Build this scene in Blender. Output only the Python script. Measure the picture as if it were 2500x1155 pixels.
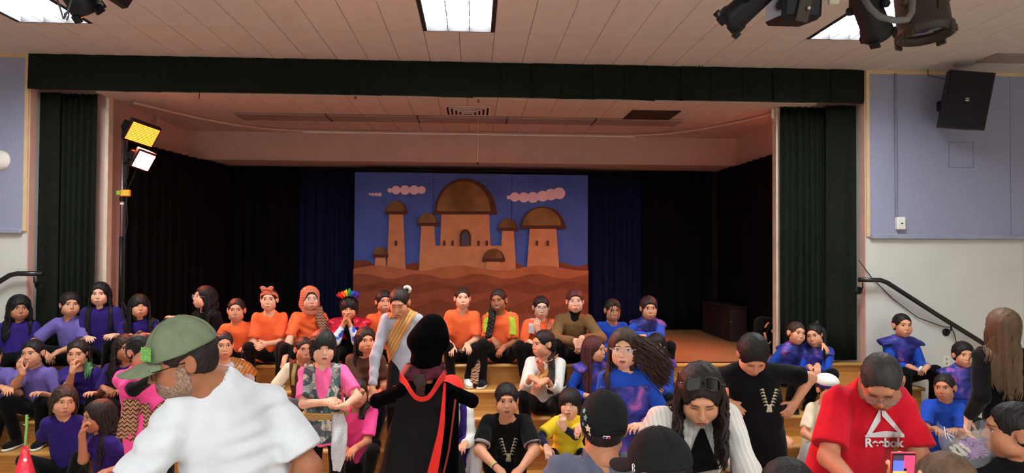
import bpy, math, random
import numpy as np
from mathutils import Matrix, Vector
random.seed(7); RNG = np.random.RandomState(11)
for _o in list(bpy.data.objects): bpy.data.objects.remove(_o)
SC = bpy.context.scene; COL = SC.collection
# ---------------------------------------------------------------- camera
FPX = 1720.0
CAM = np.array([0, 0, 2.035])
def cam_basis(yaw=3.06, pitch=1.08, roll=.30):
    y, p, r = map(math.radians, (yaw, pitch, roll))
    F = np.array([math.sin(y)*math.cos(p), math.cos(y)*math.cos(p), math.sin(p)])
    R = np.array([math.cos(y), -math.sin(y), 0]); U = np.cross(R, F)
    return F, R*math.cos(r)+U*math.sin(r), U*math.cos(r)-R*math.sin(r)
CF, CR, CU = cam_basis()
def at(px, py, Y):
    """point of the ray through a photo pixel at hall depth Y"""
    d = CF+(px-1250)/FPX*CR-(py-577.5)/FPX*CU
    return CAM+d*(Y/d[1])
cd = bpy.data.cameras.new('camera'); cam = bpy.data.objects.new('camera', cd); COL.objects.link(cam)
cd.sensor_fit = 'HORIZONTAL'; cd.sensor_width = 36; cd.lens = FPX/2500*36; cd.clip_start = .05
m4 = np.eye(4); m4[:3, 0] = CR; m4[:3, 1] = CU; m4[:3, 2] = -CF; m4[:3, 3] = CAM
cam.matrix_world = Matrix(m4.tolist()); SC.camera = cam
# ---------------------------------------------------------------- world, exposure
W = bpy.data.worlds.new('world'); SC.world = W; W.use_nodes = True
W.node_tree.nodes['Background'].inputs[0].default_value = (.8, .85, 1, 1)
W.node_tree.nodes['Background'].inputs[1].default_value = .02
vs = SC.view_settings; vs.view_transform = 'Standard'; vs.look = 'None'; vs.gamma = 1; vs.use_curve_mapping = False
vs.exposure = 1.68
TROFFER_W = 19.0           # emission of the fluorescent panels
LED_W = 19.0              # power of the red stage panels
# ---------------------------------------------------------------- materials
def lin(c): 
    c = np.array(c[:3], float)/255.0
    return tuple(np.where(c <= .04045, c/12.92, ((c+.055)/1.055)**2.4))+(1,)
MATS = {}
class NT:
    def __init__(s, m): s.t = m.node_tree; s.n = s.t.nodes; s.b = s.n['Principled BSDF']
    def new(s, k, **kw):
        n = s.n.new(k)
        for a, v in kw.items():
            if a in n.inputs.keys() if hasattr(n, 'inputs') else False: n.inputs[a].default_value = v
            else: setattr(n, a, v)
        return n
    def link(s, a, b): s.t.links.new(a, b)
def mat(name, col, rough=.8, var=.12, vscale=6, bump=0, bscale=40, metal=0, spec=.3, emit=None, es=0, stretch=(1, 1, 1), sheen=0, alpha=1, trans=0, coat=0, bdist=.01):
    if name in MATS: return MATS[name]
    m = bpy.data.materials.new(name); m.use_nodes = True; t = NT(m); b = t.b
    c = lin(col); b.inputs['Roughness'].default_value = rough; b.inputs['Metallic'].default_value = metal
    b.inputs['Specular IOR Level'].default_value = spec
    b.inputs['Sheen Weight'].default_value = sheen; b.inputs['Coat Weight'].default_value = coat
    b.inputs['Alpha'].default_value = alpha; b.inputs['Transmission Weight'].default_value = trans
    tc = t.new('ShaderNodeTexCoord'); mp = t.new('ShaderNodeMapping'); mp.inputs['Scale'].default_value = stretch
    t.link(tc.outputs['Object'], mp.inputs['Vector'])
    nz = t.new('ShaderNodeTexNoise'); nz.inputs['Scale'].default_value = vscale; nz.inputs['Detail'].default_value = 4
    t.link(mp.outputs[0], nz.inputs['Vector'])
    r = t.new('ShaderNodeValToRGB'); e = r.color_ramp.elements
    e[0].position = .3; e[1].position = .7
    e[0].color = tuple(max(0, x*(1-var)) for x in c[:3])+(1,); e[1].color = tuple(min(1, x*(1+var)) for x in c[:3])+(1,)
    t.link(nz.outputs['Fac'], r.inputs[0]); t.link(r.outputs[0], b.inputs['Base Color'])
    if bump:
        n2 = t.new('ShaderNodeTexNoise'); n2.inputs['Scale'].default_value = bscale; n2.inputs['Detail'].default_value = 3
        t.link(mp.outputs[0], n2.inputs['Vector'])
        bp = t.new('ShaderNodeBump'); bp.inputs['Strength'].default_value = bump; bp.inputs['Distance'].default_value = bdist
        t.link(n2.outputs['Fac'], bp.inputs['Height']); t.link(bp.outputs[0], b.inputs['Normal'])
    if emit:
        b.inputs['Emission Color'].default_value = lin(emit); b.inputs['Emission Strength'].default_value = es
    MATS[name] = m; return m
def ramp_mat(name, tex, stops, rough=.85, scale=10, stretch=(1, 1, 1), rot=(0, 0, 0), bump=0, detail=2, distort=0, **kw):
    """procedural pattern: tex in noise/wave/voronoi/zigzag/brick through a colour ramp"""
    if name in MATS: return MATS[name]
    m = bpy.data.materials.new(name); m.use_nodes = True; t = NT(m); b = t.b
    b.inputs['Roughness'].default_value = rough; b.inputs['Specular IOR Level'].default_value = .25
    tc = t.new('ShaderNodeTexCoord'); mp = t.new('ShaderNodeMapping'); mp.inputs['Scale'].default_value = stretch; mp.inputs['Rotation'].default_value = rot
    t.link(tc.outputs['Object'], mp.inputs['Vector'])
    r = t.new('ShaderNodeValToRGB'); r.color_ramp.interpolation = kw.get('interp', 'LINEAR')
    el = r.color_ramp.elements
    while len(el) < len(stops): el.new(.5)
    for k, (p, c) in enumerate(stops): el[k].position = p; el[k].color = lin(c)
    if tex == 'noise':
        n = t.new('ShaderNodeTexNoise'); n.inputs['Detail'].default_value = detail; n.inputs['Distortion'].default_value = distort; o = n.outputs['Fac']
    elif tex == 'voronoi':
        n = t.new('ShaderNodeTexVoronoi'); o = n.outputs['Distance']
    elif tex == 'cells':
        n = t.new('ShaderNodeTexVoronoi'); n.distance = 'MANHATTAN'; o = n.outputs['Color']
    elif tex == 'wave':
        n = t.new('ShaderNodeTexWave'); n.inputs['Distortion'].default_value = distort; n.inputs['Detail'].default_value = detail; o = n.outputs['Fac']; n.wave_profile = 'SAW'
    elif tex == 'zigzag':
        # z + |saw(x)| bands
        sx = t.new('ShaderNodeSeparateXYZ'); t.link(mp.outputs[0], sx.inputs[0])
        ad = t.new('ShaderNodeMath'); ad.operation = 'ADD'; t.link(sx.outputs[0], ad.inputs[0]); t.link(sx.outputs[1], ad.inputs[1])
        pp = t.new('ShaderNodeMath'); pp.operation = 'PINGPONG'; pp.inputs[1].default_value = kw.get('zz', .018); t.link(ad.outputs[0], pp.inputs[0])
        a2 = t.new('ShaderNodeMath'); a2.operation = 'ADD'; t.link(sx.outputs[2], a2.inputs[0]); t.link(pp.outputs[0], a2.inputs[1])
        ml = t.new('ShaderNodeMath'); ml.operation = 'MULTIPLY'; ml.inputs[1].default_value = scale; t.link(a2.outputs[0], ml.inputs[0])
        fr = t.new('ShaderNodeMath'); fr.operation = 'FRACT'; t.link(ml.outputs[0], fr.inputs[0]); n = None; o = fr.outputs[0]
    if n is not None:
        n.inputs['Scale'].default_value = scale; t.link(mp.outputs[0], n.inputs['Vector'])
    t.link(o, r.inputs[0]); t.link(r.outputs[0], b.inputs['Base Color'])
    if bump:
        bp = t.new('ShaderNodeBump'); bp.inputs['Strength'].default_value = bump; bp.inputs['Distance'].default_value = .006
        t.link(o, bp.inputs['Height']); t.link(bp.outputs[0], b.inputs['Normal'])
    MATS[name] = m; return m
# ---------------------------------------------------------------- mesh helpers
class MB:
    """collects simple solids, then links them as one mesh object"""
    def __init__(s): s.v = []; s.f = []; s.mi = []
    def add(s, vs_, fs, mi=0):
        o = len(s.v); s.v += [tuple(map(float, v)) for v in vs_]; s.f += [tuple(i+o for i in f) for f in fs]; s.mi += [mi]*len(fs); return s
    def box(s, lo, hi, mi=0, M=None):
        x0, y0, z0 = lo; x1, y1, z1 = hi
        v = np.array([(x0,y0,z0),(x1,y0,z0),(x1,y1,z0),(x0,y1,z0),(x0,y0,z1),(x1,y0,z1),(x1,y1,z1),(x0,y1,z1)], float)
        if M is not None: v = v@np.array(M[0]).T+np.array(M[1])
        return s.add(v, [(0,3,2,1),(4,5,6,7),(0,1,5,4),(1,2,6,5),(2,3,7,6),(3,0,4,7)], mi)
    def bbox(s, lo, hi, b=.006, mi=0, M=None):
        """box with chamfered edges"""
        lo = np.array(lo, float); hi = np.array(hi, float); c = (lo+hi)/2; h = (hi-lo)/2; b = min(b, .45*h.min())
        vs_ = []; idx = {}
        for sx in (-1, 1):
            for sy in (-1, 1):
                for sz in (-1, 1):
                    for a in range(3):
                        q = np.array([sx, sy, sz])*(h-b); q[a] += (sx, sy, sz)[a]*b
                        idx[(sx, sy, sz, a)] = len(vs_); vs_.append(c+q)
        fs = []
        for a in range(3):
            u, w = [(1, 2), (2, 0), (0, 1)][a]
            for sg in (-1, 1):
                q = []
                for (i, j) in ((-1,-1),(1,-1),(1,1),(-1,1)):
                    k = [0, 0, 0]; k[a] = sg; k[u] = i; k[w] = j; q.append(idx[(*k, a)])
                fs.append(tuple(q if sg > 0 else q[::-1]))
        for a in range(3):           # edges along axis a
            u, w = [(1, 2), (2, 0), (0, 1)][a]
            for i in (-1, 1):
                for j in (-1, 1):
                    k0 = [0]*3; k0[a] = -1; k0[u] = i; k0[w] = j; k1 = list(k0); k1[a] = 1
                    q = [idx[(*k0, u)], idx[(*k1, u)], idx[(*k1, w)], idx[(*k0, w)]]
                    fs.append(tuple(q if i*j < 0 else q[::-1]))
        for sx in (-1, 1):
            for sy in (-1, 1):
                for sz in (-1, 1):
                    q = [idx[(sx, sy, sz, a)] for a in range(3)]; fs.append(tuple(q if sx*sy*sz > 0 else q[::-1]))
        vs_ = np.array(vs_)
        if M is not None: vs_ = vs_@np.array(M[0]).T+np.array(M[1])
        return s.add(vs_, fs, mi)
    def tube(s, pts, r, n=8, mi=0, cap=True, flat=1.0):
        pts = np.array(pts, float); N = len(pts); rs = np.broadcast_to(np.array(r, float), (N,)) if np.ndim(r) else np.full(N, r)
        tg = np.gradient(pts, axis=0); tg /= np.linalg.norm(tg, axis=1)[:, None]+1e-9
        ref = np.array([0, 0, 1.]) if abs(tg[0][2]) < .9 else np.array([1., 0, 0]); V_ = []
        u = np.cross(tg[0], ref); u /= np.linalg.norm(u)
        for i in range(N):
            u = u-tg[i]*(u@tg[i]); u /= np.linalg.norm(u)+1e-9; w = np.cross(tg[i], u)
            for k in range(n):
                a = 2*math.pi*k/n; V_.append(pts[i]+rs[i]*(math.cos(a)*u+math.sin(a)*w*flat))
        F_ = [(i*n+k, i*n+(k+1) % n, (i+1)*n+(k+1) % n, (i+1)*n+k) for i in range(N-1) for k in range(n)]
        if cap: F_ += [tuple(range(n))[::-1], tuple((N-1)*n+k for k in range(n))]
        return s.add(V_, F_, mi)
    def lathe(s, prof, c, ax=(0, 0, 1), n=24, mi=0):
        """prof: list of (radius, height) along axis ax from c"""
        ax = np.array(ax, float); ax /= np.linalg.norm(ax); ref = np.array([1., 0, 0]) if abs(ax[0]) < .8 else np.array([0, 1., 0])
        u = np.cross(ax, ref); u /= np.linalg.norm(u); w = np.cross(ax, u); c = np.array(c, float)
        V_ = [c+ax*h+r*(math.cos(2*math.pi*k/n)*u+math.sin(2*math.pi*k/n)*w) for r, h in prof for k in range(n)]
        F_ = [(i*n+k, i*n+(k+1) % n, (i+1)*n+(k+1) % n, (i+1)*n+k) for i in range(len(prof)-1) for k in range(n)]
        F_ += [tuple(range(n))[::-1], tuple((len(prof)-1)*n+k for k in range(n))]
        return s.add(V_, F_, mi)
    def poly(s, pts2, O, u, w, t, mi=0):
        """flat outline of thickness t: 2-D points in the frame O,u,w, extruded along u x w"""
        O = np.array(O, float); u = np.array(u, float); w = np.array(w, float); nrm = np.cross(u, w); nrm /= np.linalg.norm(nrm)
        P = [O+a*u+b*w for a, b in pts2]; n = len(P)
        return s.add(P+[p+nrm*t for p in P], [tuple(range(n))[::-1], tuple(range(n, 2*n))]+[(i, (i+1) % n, n+(i+1) % n, n+i) for i in range(n)], mi)
    def build(s, name, m, parent=None, smooth=False, label=None):
        me = bpy.data.meshes.new(name); me.from_pydata(s.v, [], s.f)
        for x in (m if isinstance(m, (list, tuple)) else [m]): me.materials.append(x)
        if any(s.mi): me.polygons.foreach_set('material_index', s.mi)
        if smooth: me.polygons.foreach_set('use_smooth', [True]*len(s.f))
        me.update(); return link(name, me, parent, label)
def link(name, me, parent=None, label=None):
    o = bpy.data.objects.new(name, me); COL.objects.link(o)
    if parent is not None:
        o.parent = parent; o.matrix_parent_inverse = Matrix.Translation(-Vector(parent.location))
    if label: o['label'] = label
    return o
def thing(name, label, cat, loc=(0, 0, 0), group=None):
    o = bpy.data.objects.new(name, None); COL.objects.link(o); o.location = [float(x) for x in loc]; o.empty_display_size = .05
    return tag(o, label, cat, group)
def tag(o, label, cat, group=None):
    o['label'] = label; o['category'] = cat
    if group: o['group'] = group
    return o
def struct(o, label=None, cat=None):
    o['kind'] = 'structure'
    if label: o['label'] = label
    if cat: o['category'] = cat
    return o
def rotm(ax, deg):
    return np.array(Matrix.Rotation(math.radians(deg), 3, ax))
# ================================================================ the hall
WY = 7.04; SZ = .9; CZ = 3.905; SCZ = 3.565
M_lav = mat('lavender_felt', (150, 152, 176), .95, .06, 60, .15, 300)
M_low = mat('white_wall_paint', (205, 204, 196), .7, .03, 3, .08, 200)
M_trimy = mat('varnished_trim', (214, 186, 140), .6, .08, 8)
M_trimp = mat('pink_beige_paint', (208, 172, 156), .7, .05, 5)
M_tile = mat('ceiling_tile', (206, 195, 184), .95, .05, 4, .25, 160)
M_ceilb = mat('ceiling_seam', (120, 108, 100), .95, .05)
M_stw = mat('stage_plaster', (198, 172, 158), .9, .05, 3, .1, 100)
M_floor = mat('hall_floor_lino', (188, 180, 168), .4, .08, 2)
def wood(name, a, b_, stretch=(1.2, 30, 30), rough=.38, line=None):
    if name in MATS: return MATS[name]
    m = ramp_mat(name, 'noise', [(.25, a), (.5, tuple((np.array(a)+b_)/2)), (.75, b_)], rough, 2.2, stretch, detail=6, distort=.6)
    m.node_tree.nodes['Principled BSDF'].inputs['Specular IOR Level'].default_value = .45
    return m
M_oak = wood('oak_steps', (168, 112, 48), (205, 150, 78))
M_nose = wood('oak_nosing', (205, 150, 78), (226, 178, 108), rough=.3)
M_stage = wood('stage_boards', (132, 94, 58), (172, 128, 86), (.8, 26, 26))
def simple_box(name, lo, hi, m, label=None): return struct(MB().box(lo, hi).build(name, m), label)
simple_box('floor', (-9, -7, -.1), (10, 12, 0), M_floor)
struct(MB().box((-9, WY, 0), (-4.31, WY+.3, CZ)).build('wall_stage_left', M_low))
struct(MB().box((4.02, WY, 0), (10, WY+.3, CZ)).build('wall_stage_right', M_low))
simple_box('wall_left', (-9.2, -7, 0), (-9, WY, CZ), M_low)
simple_box('wall_right', (10, -7, 0), (10.2, WY, CZ), M_low)
simple_box('wall_rear', (-9, -7.2, 0), (10, -7, CZ), M_low)
# lavender tack panels, ledge, corner trims on the wall beside the stage
def wall_dress(side, x0, x1, xt0, xt1, seams):
    p = struct(MB().box((x0, WY-.018, 2.215), (x1, WY, 3.87)).build('trim_1' if side == 'left' else 'trim_2', M_lav), 'lavender felt wall panel on the %s of the stage' % side)
    MB().bbox((x0, WY-.045, 2.165), (x1, WY, 2.215), .008).build('ledge', mat('lavender_ledge', (150, 152, 172), .7), p)
    MB().box((x0, WY-.02, 3.87), (x1, WY, CZ)).build('top_strip', M_trimy, p)
    MB().box((xt0, WY-.02, 2.19), (xt1, WY, CZ)).build('corner_strip', M_trimy, p)
    for sx in seams: MB().box((sx-.003, WY-.0205, 2.215), (sx+.003, WY-.017, 3.87)).build('seam', mat('seam_dark', (120, 121, 142), .9), p)
    for sx in seams: MB().box((sx+.15-.008, WY-.006, 0), (sx+.15+.008, WY, 2.16)).build('batten', M_low, p)
    # painted corner and reveal of the opening
    return p
wall_dress('left', -9, -4.345, -4.345, -4.31, [-5.4, -6.6])
pr = wall_dress('right', 4.055, 10, 4.02, 4.055, [5.56, 6.8])
a, b = at(2313, 347, WY), at(2374, 411, WY)
q = MB()
for lo, hi in (((a[0], b[2]), (b[0], b[2]+.006)), ((a[0], a[2]-.006), (b[0], a[2])), ((a[0], b[2]), (a[0]+.006, a[2])), ((b[0]-.006, b[2]), (b[0], a[2]))):
    q.box((lo[0], WY-.021, lo[1]), (hi[0], WY-.018, hi[1]))
q.build('access_panel_edge', mat('seam_dark', (120, 121, 142), .9), pr)
for s, x in ((-1, -4.31), (1, 4.02)):
    struct(MB().box((x if s > 0 else x, WY-.004, 0), (x+s*.0 + (.05 if s < 0 else -.05)*0 + s*-.0+(.012 if s < 0 else -.012), WY+.09, CZ)).build('trim_%d' % (3 if s < 0 else 4), M_trimp))
# jambs behind the front curtain, stage side walls, stage ceiling, bulkhead
simple_box('wall_stage_jamb_left', (-4.31, WY+.3, 0), (-3.735, WY+.36, CZ), M_stw)
simple_box('wall_stage_jamb_right', (3.24, WY+.3, 0), (4.02, WY+.36, CZ), M_stw)
MB().box((-3.74, WY+.28, SZ), (-3.705, WY+.37, SCZ)).build('corner_bead', mat('jamb_paint', (222, 200, 176), .6), bpy.data.objects['wall_stage_jamb_left'])
MB().box((3.2, WY+.28, SZ), (3.245, WY+.37, SCZ)).build('corner_bead', mat('jamb_paint', (222, 200, 176), .6), bpy.data.objects['wall_stage_jamb_right'])
simple_box('wall_stage_side_left', (-3.95, WY+.36, 0), (-3.735, 10.2, CZ), M_stw)
simple_box('wall_stage_side_right', (3.55, WY+.36, 0), (3.75, 10.2, CZ), M_stw)
simple_box('wall_stage_rear', (-3.95, 10.12, 0), (3.75, 10.3, CZ), mat('rear_wall_dark', (60, 52, 50), .9))
bk = simple_box('wall_bulkhead', (-3.735, 9.37, 3.19), (3.55, 10.12, SCZ), M_stw)
MB().box((-3.735, 9.345, 3.19), (3.55, 9.37, 3.215)).build('bead_moulding', M_stw, bk)
for i in range(24):
    x = -3.735+.3048*i
    MB().box((x-.0015, 9.3685, 3.215), (x+.0015, 9.371, SCZ)).build('panel_joint', mat('joint_shade', (186, 160, 146), .9), bk)
# ceilings made of one-foot tile strips
def tiles(name, z, x0, x1, ys, shape=.3048, holes=(), m=M_tile, backz=.012):
    par = struct(MB().box((x0, ys[0], z+backz), (x1, ys[-1], z+backz+.02)).build(name, M_ceilb))
    n = int((x1-x0)/shape)+1; cache = {}
    for j in range(len(ys)-1):
        for i in range(n):
            a0 = x0+i*shape; a1 = min(a0+shape, x1)
            if any(a0+.02 < h[1] and a1-.02 > h[0] and ys[j]+.02 < h[3] and ys[j+1]-.02 > h[2] for h in holes): continue
            key = (round(a1-a0, 3), j)
            if a1-a0 < .02: continue
            if key not in cache:
                mb = MB().bbox((.0018, .0018, 0), (a1-a0-.0018, ys[j+1]-ys[j]-.0018, .016), .004)
                o = mb.build('ceiling_tile', m, par); cache[key] = o.data
                o.matrix_parent_inverse = Matrix()
            else:
                o = bpy.data.objects.new('ceiling_tile', cache[key]); COL.objects.link(o); o.parent = par
            o.location = (a0, ys[j], z)
    return par
XT0 = -.447-.3048*21
TROF = [(-3.68, 4.8), (-.447, 4.8), (2.79, 4.8)]
holes = [(x, x+.622, 4.8, 6.02) for x, y in TROF]
yrows = [4.0, 4.8, 6.02, WY]
# snap troffer columns to the tile grid so that the tiles meet the lamps
def snapx(x): return XT0+round((x-XT0)/.3048)*.3048
TROF = [(snapx(x), y) for x, y in TROF]; holes = [(x, x+.6096, 4.8, 6.02) for x, y in TROF]
tiles('ceiling', CZ, XT0, 8.6, yrows, holes=holes, backz=.12)
simple_box('wall_header', (-3.735, WY+.3, SCZ+.05), (3.24, WY+.36, CZ), M_stw)
simple_box('trim_5', (-4.31, WY, 3.83), (4.02, WY+.3, CZ+.2), M_stw)
simple_box('ceiling_rear', (-9, -7, CZ), (10, 4.0, CZ+.1), M_tile)
simple_box('ceiling_side_left', (-9, 4.0, CZ), (XT0, WY, CZ+.1), M_tile)
simple_box('ceiling_side_right', (8.6, 4.0, CZ), (10, WY, CZ+.1), M_tile)
simple_box('ceiling_top', (XT0, 4.0, CZ+.2), (8.6, WY, CZ+.3), M_ceilb)
sholes = [(-.36, .16, 7.3, 8.15)]
tiles('ceiling_stage', SCZ, -3.735, 3.55, [WY+.075, 8.35, 9.37], m=mat('stage_tile', (200, 178, 164), .95, .05, 4, .2, 160))
# fluorescent troffers: recessed box, louvre blades, bright panel
M_trofb = mat('troffer_black', (30, 26, 28), .6)
M_blade = mat('louvre_blade', (120, 128, 134), .6, .02)
M_glow = mat('fluorescent_panel', (240, 250, 255), .5, .02, emit=(244, 249, 252), es=TROFFER_W)
def troffer(x, y, L=1.22, wd=.6096, detail=True, lab='', grp=None):
    t = thing('ceiling_light', lab, 'light', (x+wd/2, y+L/2, CZ), grp)
    z = CZ
    f = MB()
    for lo, hi in (((x, y, z-.004), (x+.03, y+L, z+.1)), ((x+wd-.03, y, z-.004), (x+wd, y+L, z+.1)), ((x, y, z-.004), (x+wd, y+.012, z+.1)), ((x, y+L-.012, z-.004), (x+wd, y+L, z+.1))): f.box(lo, hi)
    f.build('frame', M_trofb, t)
    MB().box((x+.03, y+.012, z+.05), (x+wd-.03, y+L-.012, z+.07)).build('lamp_panel', M_glow, t)
    if detail:
        for i in (1, 2):
            cx = x+.03+(wd-.06)*i/3; MB().box((cx-.004, y+.012, z+.002), (cx+.004, y+L-.012, z+.045)).build('louvre_blade', M_blade, t)
        for j in range(1, 6):
            cy = y+L*j/6; MB().box((x+.03, cy-.004, z+.002), (x+wd-.03, cy+.004, z+.045)).build('louvre_blade', M_blade, t)
        for xx in (x+.031, x+wd-.036): MB().box((xx, y+.012, z+.0), (xx+.005, y+L-.012, z+.048)).build('side_reflector', M_blade, t)
    return t
for (x, y), l in zip(TROF, ('white fluorescent louvre ceiling light behind the stage spotlights, at far left', 'white fluorescent louvre ceiling light in the middle of the ceiling', 'white fluorescent louvre ceiling light behind the four hanging stage lights')):
    troffer(x, y, lab=l, grp='louvred ceiling lights')
for y in (-1.2, -5.0):
    for x in (-3.7, -.45, 2.8, 6.0):
        t = troffer(x, y, detail=False, lab='white fluorescent ceiling light over the audience, behind the camera', grp='ceiling lights over the audience')
        t['group'] = 'ceiling lights over the audience'
        for c in t.children: c.location.z -= .075
# ---------------------------------------------------------------- stage and steps
XL, XR = -4.45, 4.13
simple_box('floor_stage', (-3.95, WY, 0), (3.75, 10.2, SZ), M_stage)
TR, RI = .27, .2
EDGE = [7.0-TR*k for k in range(5)]; ZK = [SZ-RI*k for k in range(5)]
def step(k):
    x0, x1 = XL-.3*k, XR+.3*k; e = EDGE[k]; z = ZK[k]
    zb = ZK[k+1] if k < 4 else 0
    s_ = struct(MB().box((x0+.02, e+.02, max(0, zb-.03)), (x1-.02, WY, z-.03)).build('step_riser_%d' % k, M_oak))
    MB().box((x0+.03, e+.03, z-.03), (x1-.03, WY+(.06 if k == 0 else 0), z)).build('tread', M_oak if k else M_stage, s_)
    n = MB(); r = .017; pr_ = [(0, 0)]+[(r*math.sin(t_), r*math.cos(t_)) for t_ in np.linspace(0, math.pi, 7)]
    def nose(p0, p1, out):
        p0, p1, out = map(np.array, (p0, p1, out)); vs_ = []
        prof = [(-.04, .0)]+[(.013*math.sin(t_), -.017+.017*math.cos(t_)) for t_ in np.linspace(0, math.pi, 8)]+[(-.04, -.034)]
        for p in (p0, p1): vs_ += [p+out*a+np.array([0, 0, b_]) for a, b_ in prof]
        m_ = len(prof); n.add(vs_, [(i, i+1, m_+i+1, m_+i) for i in range(m_-1)]+[tuple(range(m_))[::-1], tuple(range(m_, 2*m_))])
    nose((x0, e, z+.001), (x1, e, z+.001), (0, -1, 0))
    nose((x0, e, z+.001), (x0, WY, z+.001), (-1, 0, 0)); nose((x1, e, z+.001), (x1, WY, z+.001), (1, 0, 0))
    n.build('nosing', M_nose, s_, True)
    return s_
for k in range(5): step(k)
simple_box('floor_stage_joint', (-4.2, 7.02, SZ), (3.95, 7.032, SZ+.0012), mat('gap_dark', (60, 34, 16), .8))
# ---------------------------------------------------------------- drapes
M_green = mat('green_black_velvet', (26, 31, 24), .95, .25, 20, .25, 60, sheen=.0, spec=.1, stretch=(3, 3, .6))
M_black = mat('black_drape', (12, 9, 10), .95, .2, 15, spec=.1)
M_blue = mat('navy_drape', (13, 19, 50), .9, .2, 12, spec=.15)
def drape(p0, p1, z0, z1, amp, wl, m, name, label, seed=0, taper=0., grp=None, flare=0):
    """pleated hanging cloth from p0 to p1 (x,y), with real folds and thickness"""
    rs = np.random.RandomState(seed); p0 = np.array(p0, float); p1 = np.array(p1, float); L = np.linalg.norm(p1-p0); d = (p1-p0)/L; nn = np.array([-d[1], d[0]])
    nu = max(12, int(L/wl*9)); nv = 7
    u = np.linspace(0, 1, nu+1); jit = np.cumsum(rs.uniform(.6, 1.4, nu+1)); jit = (jit-jit[0])/(jit[-1]-jit[0])
    ph = jit*L/wl*2*math.pi; mb = MB(); vs_ = []
    a_loc = amp*np.interp(u, np.linspace(0, 1, 9), rs.uniform(.5, 1.2, 9))
    for t_ in (0, .006):
        for j in range(nv+1):
            w = j/nv; z = z1+(z0-z1)*w
            off = a_loc*np.sin(ph+.25*math.sin(3*w))*(.75+.35*w)+t_
            uu = .5+(u-.5)*(1-taper*w)
            for i in range(nu+1):
                q = p0+d*L*uu[i]+nn*off[i]; vs_.append((q[0], q[1], z))
    S = (nu+1)*(nv+1); fs = []
    for j in range(nv):
        for i in range(nu):
            a_ = j*(nu+1)+i; fs += [(a_, a_+1, a_+nu+2, a_+nu+1), (S+a_, S+a_+nu+1, S+a_+nu+2, S+a_+1)]
    for i in range(nu): a_ = nv*(nu+1)+i; fs += [(a_, a_+1, S+a_+1, S+a_), (i, S+i, S+i+1, i+1)]
    for j in range(nv):
        for c_ in (0, nu): a_ = j*(nu+1)+c_; fs.append((a_, a_+nu+1, S+a_+nu+1, S+a_))
    mb.add(vs_, fs)
    return tag(mb.build(name, m, None, True), label, 'curtain', grp)
drape((-4.24, 7.2), (-3.76, 7.2), SZ+.01, 3.56, .035, .06, M_green, 'stage_curtain', 'dark green pleated velvet front curtain gathered on the left of the stage', 1, .03)
drape((-4.27, 7.14), (-4.08, 7.14), SZ+.01, 3.56, .012, .2, M_green, 'stage_curtain', 'smooth outer end of the dark green front curtain, on the left', 5, -.1)
drape((3.22, 7.26), (3.72, 7.26), SZ+.01, 3.56, .035, .07, M_green, 'stage_curtain', 'dark green pleated velvet front curtain gathered on the right of the stage', 2, .0)
drape((3.66, 7.15), (3.975, 7.13), SZ+.01, 3.56, .015, .22, M_green, 'stage_curtain', 'smooth outer end of the dark green front curtain, on the right', 6, .02)
drape((-3.66, 7.66), (-3.4, 9.93), SZ+.01, 3.17, .04, .17, M_black, 'side_curtain', 'black masking curtain along the left side of the stage, behind the red lights', 3)
drape((3.48, 9.93), (3.48, 7.75), SZ+.01, 3.17, .025, .2, M_black, 'side_curtain', 'black masking curtain along the right side of the stage, behind the box', 4)
drape((-3.42, 9.98), (-2.36, 9.98), SZ+.01, 3.17, .04, .15, M_black, 'back_curtain', 'black back curtain left of the painted backdrop', 8)
drape((-2.42, 9.9), (-1.45, 9.9), SZ+.01, 3.12, .04, .14, M_blue, 'blue_curtain', 'navy blue curtain beside the left edge of the painted backdrop', 9)
drape((1.4, 9.9), (2.36, 9.9), SZ+.01, 3.12, .035, .17, M_blue, 'blue_curtain', 'navy blue curtain beside the right edge of the painted backdrop', 10)
drape((2.3, 9.98), (3.42, 9.98), SZ+.01, 3.17, .03, .2, M_black, 'back_curtain', 'black back curtain right of the painted backdrop', 12)
# valance of overlapping flat velvet panels
vl = thing('valance', 'dark green velvet valance of flat overlapping panels above the stage opening', 'valance', (-.15, WY, 3.55))
x = -4.29; rs = np.random.RandomState(3); i = 0
while x < 3.98:
    w = min(rs.uniform(.285, .325), 4.0-x)
    if w < .05: break
    zb = 3.555+rs.uniform(-.012, .012); tilt = rs.uniform(-.006, .006); y = WY-.045+rs.uniform(-.004, .004)
    mb = MB(); nx = 6; vs_ = []
    for b_ in (0, 1):
        for j, z in ((0, CZ-.003), (1, (zb+CZ)/2), (2, zb)):
            for k in range(nx+1):
                t_ = k/nx; bow = -.012*math.sin(math.pi*t_)*(.4+.6*j/2)+.016*t_-.004*j
                vs_.append((x-.012+t_*(w+.024), y+bow+b_*.008, z+(tilt*(t_-.5)*2 if j == 2 else 0)))
    S = 3*(nx+1); fs = []
    for j in range(2):
        for k in range(nx): a_ = j*(nx+1)+k; fs += [(a_, a_+nx+1, a_+nx+2, a_+1), (S+a_, S+a_+1, S+a_+nx+2, S+a_+nx+1)]
    for k in range(nx): a_ = 2*(nx+1)+k; fs.append((a_, S+a_, S+a_+1, a_+1))
    for j in range(2):
        for c_ in (0, nx): a_ = j*(nx+1)+c_; fs.append((a_, S+a_, S+a_+nx+1, a_+nx+1))
    mb.add(vs_, fs).build('valance_panel', M_green, vl, False); x += w; i += 1
MB().box((-4.29, WY-.02, 3.58), (4.0, WY+.06, CZ-.004)).build('valance_board', M_green, vl)
# ================================================================ props of the room and the stage
M_blk = mat('black_metal', (28, 27, 28), .5, .15, 10, metal=.2)
M_blkp = mat('black_plastic', (30, 30, 33), .55, .1, 10)
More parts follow.
